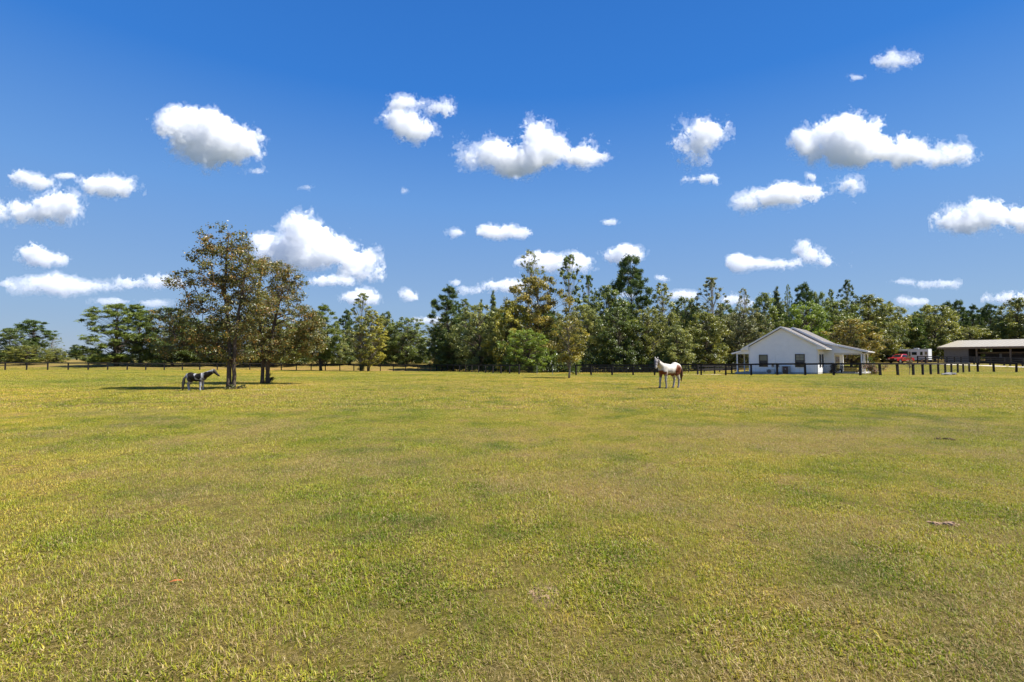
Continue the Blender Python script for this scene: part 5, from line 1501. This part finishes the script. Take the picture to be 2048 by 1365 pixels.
# ---------------------------------------------------------------- clouds
# every cumulus is a closed body of evenly dense droplets, lit through by the sun
def cloud(label, blobs, seed, mfp=13.0, amp=0.55, wisp=0.0, vox=2.0, base=1100.0, beta=3.2):
    """blobs: (photo x, photo y, half width, half height) of its billows, in photo pixels"""
    rng = random.Random(seed)
    x0 = min(b[0] - b[2] for b in blobs); x1 = max(b[0] + b[2] for b in blobs)
    y0 = min(b[1] - b[3] for b in blobs); y1 = max(b[1] + b[3] for b in blobs)
    cx, cyp = (x0 + x1) / 2, (y0 + y1) / 2
    d = ray(cx, cyp)
    el = math.atan2(d.z, math.hypot(d.x, d.y))
    D = min(base / math.sin(el), 9000.0)           # slant distance: all bases near one height
    dn = d.normalized()
    s = (D / d.length) / FPX                       # metres per photo pixel at that distance
    ex = Vector((1, 0, 0))
    ez = Vector((0, -_SP, _CP))
    pad = 0.35 * max(6, min(y1 - y0, 60)) + 6
    dep = max(min((y1 - y0) * 0.9, (x1 - x0) * 0.6), 14)
    nx, ny, nz = int((x1 - x0 + 2 * pad) / vox) + 2, int((dep + 2 * pad) / vox) + 2, int((y1 - y0 + 2 * pad) / vox) + 2
    X = (x0 - pad - cx + vox * np.arange(nx))[:, None, None]
    Y = (-dep / 2 - pad + vox * np.arange(ny))[None, :, None]
    Z = (-(y1 - cyp) - pad + vox * np.arange(nz))[None, None, :]
    F = None
    for (bx, by, rx, ry) in blobs:
        rd = min(max(0.55 * math.sqrt(rx * ry) + 0.35 * ry, 5), dep * 0.62)
        oy = rng.uniform(-0.18, 0.18) * dep
        q = np.sqrt(((X - (bx - cx)) / rx) ** 2 + ((Y - oy) / rd) ** 2 + ((Z + (by - cyp)) / ry) ** 2)
        f = (1 - q) * min(rx, ry, rd) / 10.0
        F = f if F is None else np.where(F > f, F, f) + 0.25 * np.exp(-np.abs(F - f) * 2.0)
    n = spectral_noise((nx, ny, nz), beta, seed)
    n2 = spectral_noise((nx, ny, nz), 2.9, seed + 91)
    scl = np.clip(min(y1 - y0, 70) / 40.0, 0.35, 1.5)
    G = F + amp * scl * (n * 0.95 + 0.45 - np.abs(n2) * 0.8)
    org = (X.ravel()[0], Y.ravel()[0], Z.ravel()[0])
    B = np.array([[ex.x, ex.y, ex.z], [dn.x, dn.y, dn.z], [ez.x, ez.y, ez.z]], np.float32)
    def part(name, field, iso, free, parent):
        me = iso_mesh(name, field, iso, org, (vox, vox, vox))
        co = np.empty(len(me.vertices) * 3, np.float32)
        me.vertices.foreach_get('co', co)
        me.vertices.foreach_set('co', ((co.reshape(-1, 3) * s) @ B).ravel().astype(np.float32))
        me.update()
        m = bpy.data.materials.new('cloud_droplets')
        m.use_nodes = True
        nt = m.node_tree
        nt.nodes.clear()
        out = nt.nodes.new('ShaderNodeOutputMaterial')
        sc = nt.nodes.new('ShaderNodeVolumeScatter')
        sc.inputs['Color'].default_value = (1, 1, 1, 1)
        sc.inputs['Density'].default_value = 1.0 / (free * s)
        nt.links.new(sc.outputs[0], out.inputs['Volume'])
        return link(name, me, m, parent)
    o = empty('cloud', Vector((0, 0, CAM_H)) + dn * D)
    part('core', G, 0.26 * scl, mfp, o)                                        # dense billows
    part('veil', G + (0.35 + wisp * 2.0) * scl * n2 * 0.8, -0.10 * scl, mfp * 4.5, o)   # thin torn edge
    tag(o, label, 'cloud', 'fair weather cumulus clouds')
    return o
CLOUDS = [
    ('large lone rounded cloud high above the left tree', [(348, 252, 40, 26), (395, 262, 62, 46), (385, 242, 40, 28), (450, 290, 58, 42), (430, 308, 52, 36), (484, 288, 34, 28), (400, 295, 45, 32)], dict(amp=.62, wisp=.2)),
    ('big wide cloud with a hooked left end, above the tall centre trees', [(922, 294, 15, 18), (938, 315, 24, 26), (985, 306, 42, 32), (1010, 318, 45, 30), (1075, 275, 32, 28), (1090, 300, 55, 28), (1150, 310, 45, 20), (1180, 312, 34, 16), (1203, 288, 18, 10), (1065, 318, 20, 18)], dict(amp=.55, wisp=.2)),
    ('big cloud at upper right trailing a long tail to the right', [(1625, 292, 40, 34), (1680, 275, 60, 42), (1712, 260, 48, 32), (1690, 300, 70, 34), (1760, 300, 48, 24), (1820, 305, 55, 22), (1830, 290, 22, 14), (1880, 312, 50, 16), (1925, 303, 18, 12)], dict(amp=.5, wisp=.1)),
    ('huge towering cloud with a grey base right of the left tree', [(600, 460, 42, 32), (640, 480, 50, 42), (665, 500, 48, 36), (600, 495, 55, 34), (535, 497, 24, 18), (640, 515, 90, 26), (700, 525, 44, 22), (585, 505, 62, 26), (610, 528, 75, 16), (700, 545, 36, 12)], dict(amp=.5, wisp=.08)),
    ('thin curved cloud streak, the upper of the pair at top centre', [(810, 207, 22, 8), (845, 206, 32, 10), (872, 215, 22, 12), (888, 222, 10, 12)], dict(amp=.6, wisp=.35, vox=1.6)),
    ('ragged slanting cloud, the lower of the pair at top centre', [(785, 232, 18, 9), (810, 245, 26, 14), (835, 262, 28, 14), (852, 258, 12, 14)], dict(amp=.6, wisp=.35, vox=1.6)),
    ('ragged upright cloud between the hooked cloud and the right tail cloud', [(1415, 262, 30, 22), (1395, 275, 30, 24), (1380, 298, 20, 20), (1370, 312, 12, 10)], dict(amp=.6, wisp=.35, vox=1.8)),
    ('long low cloud slanting up to the right under the right tail cloud', [(1500, 404, 26, 13), (1545, 396, 38, 16), (1590, 388, 24, 12), (1620, 387, 20, 6), (1650, 385, 12, 5), (1695, 371, 25, 18)], dict(amp=.5, wisp=.2, vox=1.8)),
    ('tiny puff just under the right tail cloud', [(1619, 354, 11, 9)], dict(amp=.5, wisp=.3, vox=1.2)),
    ('broad flat-based cloud cut by the right edge of the photo', [(1930, 440, 48, 22), (1985, 425, 60, 32), (2030, 435, 50, 28), (1960, 448, 60, 16)], dict(amp=.5, wisp=.1)),
    ('small puffy cloud left of the large lone cloud', [(190, 372, 30, 16), (225, 372, 40, 20), (250, 380, 24, 12)], dict(amp=.5, wisp=.2, vox=1.8)),
    ('round lumpy cloud low at the left edge of the photo', [(100, 412, 50, 34), (50, 425, 38, 22), (20, 418, 26, 14), (120, 420, 34, 26)], dict(amp=.5, wisp=.12)),
    ('small slanting cloud sitting on top of the round left edge cloud', [(52, 360, 26, 14), (80, 370, 26, 14)], dict(amp=.5, wisp=.2, vox=1.6)),
    ('little streak of cloud left of the small puffy cloud', [(130, 353, 26, 6)], dict(amp=.5, wisp=.3, vox=1.3)),
    ('small loaf shaped cloud below the round left edge cloud', [(60, 508, 26, 16), (95, 517, 36, 14)], dict(amp=.45, wisp=.08, vox=1.8)),
    ('long flat bank of cloud low at the left behind the left tree', [(110, 568, 70, 12), (160, 572, 80, 16), (210, 576, 50, 12), (60, 577, 30, 7), (280, 565, 60, 18), (330, 565, 40, 16)], dict(amp=.45, wisp=.1, mfp=20)),
    ('faint flat cloud under the long left bank', [(230, 603, 48, 7), (305, 607, 36, 8)], dict(amp=.4, wisp=.2, vox=1.6, mfp=30)),
    ('tiny cloud scrap at the far left over the tree tops', [(10, 568, 16, 7)], dict(amp=.4, wisp=.2, vox=1.4, mfp=20)),
    ('flat cloud scrap just beneath the huge towering cloud', [(655, 563, 34, 10), (690, 560, 20, 8)], dict(amp=.5, wisp=.2, vox=1.6)),
    ('small cloud behind the airy twin stemmed tree', [(705, 595, 26, 13), (728, 592, 24, 14), (745, 600, 14, 8)], dict(amp=.45, wisp=.1, vox=1.6)),
    ('small round cloud alone over the gap in the trees', [(815, 588, 16, 10), (825, 596, 14, 7)], dict(amp=.45, wisp=.1, vox=1.4)),
    ('low flat cloud just above the gap in the tree line', [(845, 641, 30, 6), (865, 638, 16, 7)], dict(amp=.4, wisp=.15, vox=1.4, mfp=20)),
    ('small two humped cloud below the hooked cloud', [(975, 462, 26, 13), (1010, 466, 24, 9), (1035, 464, 24, 11)], dict(amp=.5, wisp=.15, vox=1.6)),
    ('tiny puff left of the small two humped cloud', [(911, 466, 16, 9)], dict(amp=.5, wisp=.3, vox=1.3)),
    ('white cloud behind the tops of the tallest centre trees', [(1060, 525, 28, 16), (1100, 526, 40, 18), (1150, 530, 30, 18)], dict(amp=.45, wisp=.08, vox=1.8)),
    ('oval cloud just above the tall dark pine', [(1232, 508, 26, 16), (1258, 508, 26, 14), (1240, 514, 30, 12)], dict(amp=.45, wisp=.1, vox=1.6)),
    ('low cloud left of the yellowing tree top', [(985, 572, 28, 15), (955, 582, 26, 8), (1020, 575, 26, 14)], dict(amp=.45, wisp=.1, vox=1.6)),
    ('tiny puff above the dark pine at the gap', [(915, 566, 12, 6)], dict(amp=.45, wisp=.2, vox=1.2)),
    ('tiny puff right of the tall dark pine', [(1322, 556, 15, 7)], dict(amp=.45, wisp=.2, vox=1.2)),
    ('low pale cloud showing behind the tall dark pine trunk', [(1250, 590, 30, 10), (1370, 592, 30, 9)], dict(amp=.45, wisp=.15, vox=1.6, mfp=18)),
    ('low pale cloud between the airy trees left of the house', [(1465, 600, 26, 12), (1490, 604, 20, 8)], dict(amp=.45, wisp=.15, vox=1.6, mfp=18)),
    ('small low wispy cloud, upper left of the oval cloud', [(1222, 445, 14, 6)], dict(amp=.45, wisp=.35, vox=1.2)),
    ('small ragged streak below the ragged upright cloud', [(1385, 360, 14, 5), (1412, 357, 20, 9)], dict(amp=.5, wisp=.35, vox=1.3)),
    ('low flat cloud above the trees left of the house', [(1480, 526, 26, 14), (1520, 528, 40, 12), (1570, 529, 32, 10), (1597, 526, 10, 8)], dict(amp=.45, wisp=.1, vox=1.6)),
    ('low hooked cloud above the trees behind the house', [(1607, 502, 14, 12), (1625, 515, 22, 12), (1655, 523, 30, 10)], dict(amp=.45, wisp=.1, vox=1.6)),
    ('wispy torn cloud near the top right of the photo', [(1785, 118, 26, 12), (1812, 120, 20, 7), (1770, 128, 16, 6)], dict(amp=.6, wisp=.55, vox=1.3, mfp=20)),
    ('tiny puff below and left of the wispy torn cloud', [(1711, 156, 13, 6)], dict(amp=.5, wisp=.4, vox=1.2, mfp=18)),
    ('thin low cloud above the barn side trees', [(1860, 570, 36, 8), (1890, 567, 24, 6)], dict(amp=.45, wisp=.25, vox=1.4, mfp=20)),
    ('thin low streak left of the cloud above the barn side trees', [(1805, 564, 24, 6)], dict(amp=.45, wisp=.25, vox=1.3, mfp=22)),
    ('faint low cloud touching the tree tops left of the barn', [(1835, 604, 30, 8), (1800, 600, 14, 6)], dict(amp=.45, wisp=.2, vox=1.4, mfp=22)),
    ('low cloud bank at the right edge over the barn', [(2010, 597, 36, 10), (2045, 595, 36, 13)], dict(amp=.45, wisp=.12, vox=1.6)),
    ('small streak under the large lone cloud', [(514, 342, 18, 5)], dict(amp=.5, wisp=.4, vox=1.2, mfp=22)),
    ('tiny grey wisp right of the large lone cloud', [(612, 375, 10, 5)], dict(amp=.5, wisp=.4, vox=1.2, mfp=25)),
    ('tiny wisp below the pair at top centre', [(808, 382, 8, 5)], dict(amp=.5, wisp=.4, vox=1.2, mfp=25)),
    ('tiny puff hanging below the hooked cloud', [(1033, 354, 9, 7)], dict(amp=.5, wisp=.3, vox=1.2)),
]
for i, (lab, blobs, kw) in enumerate(CLOUDS):
    cloud(lab, blobs, 100 + i * 7, **kw)
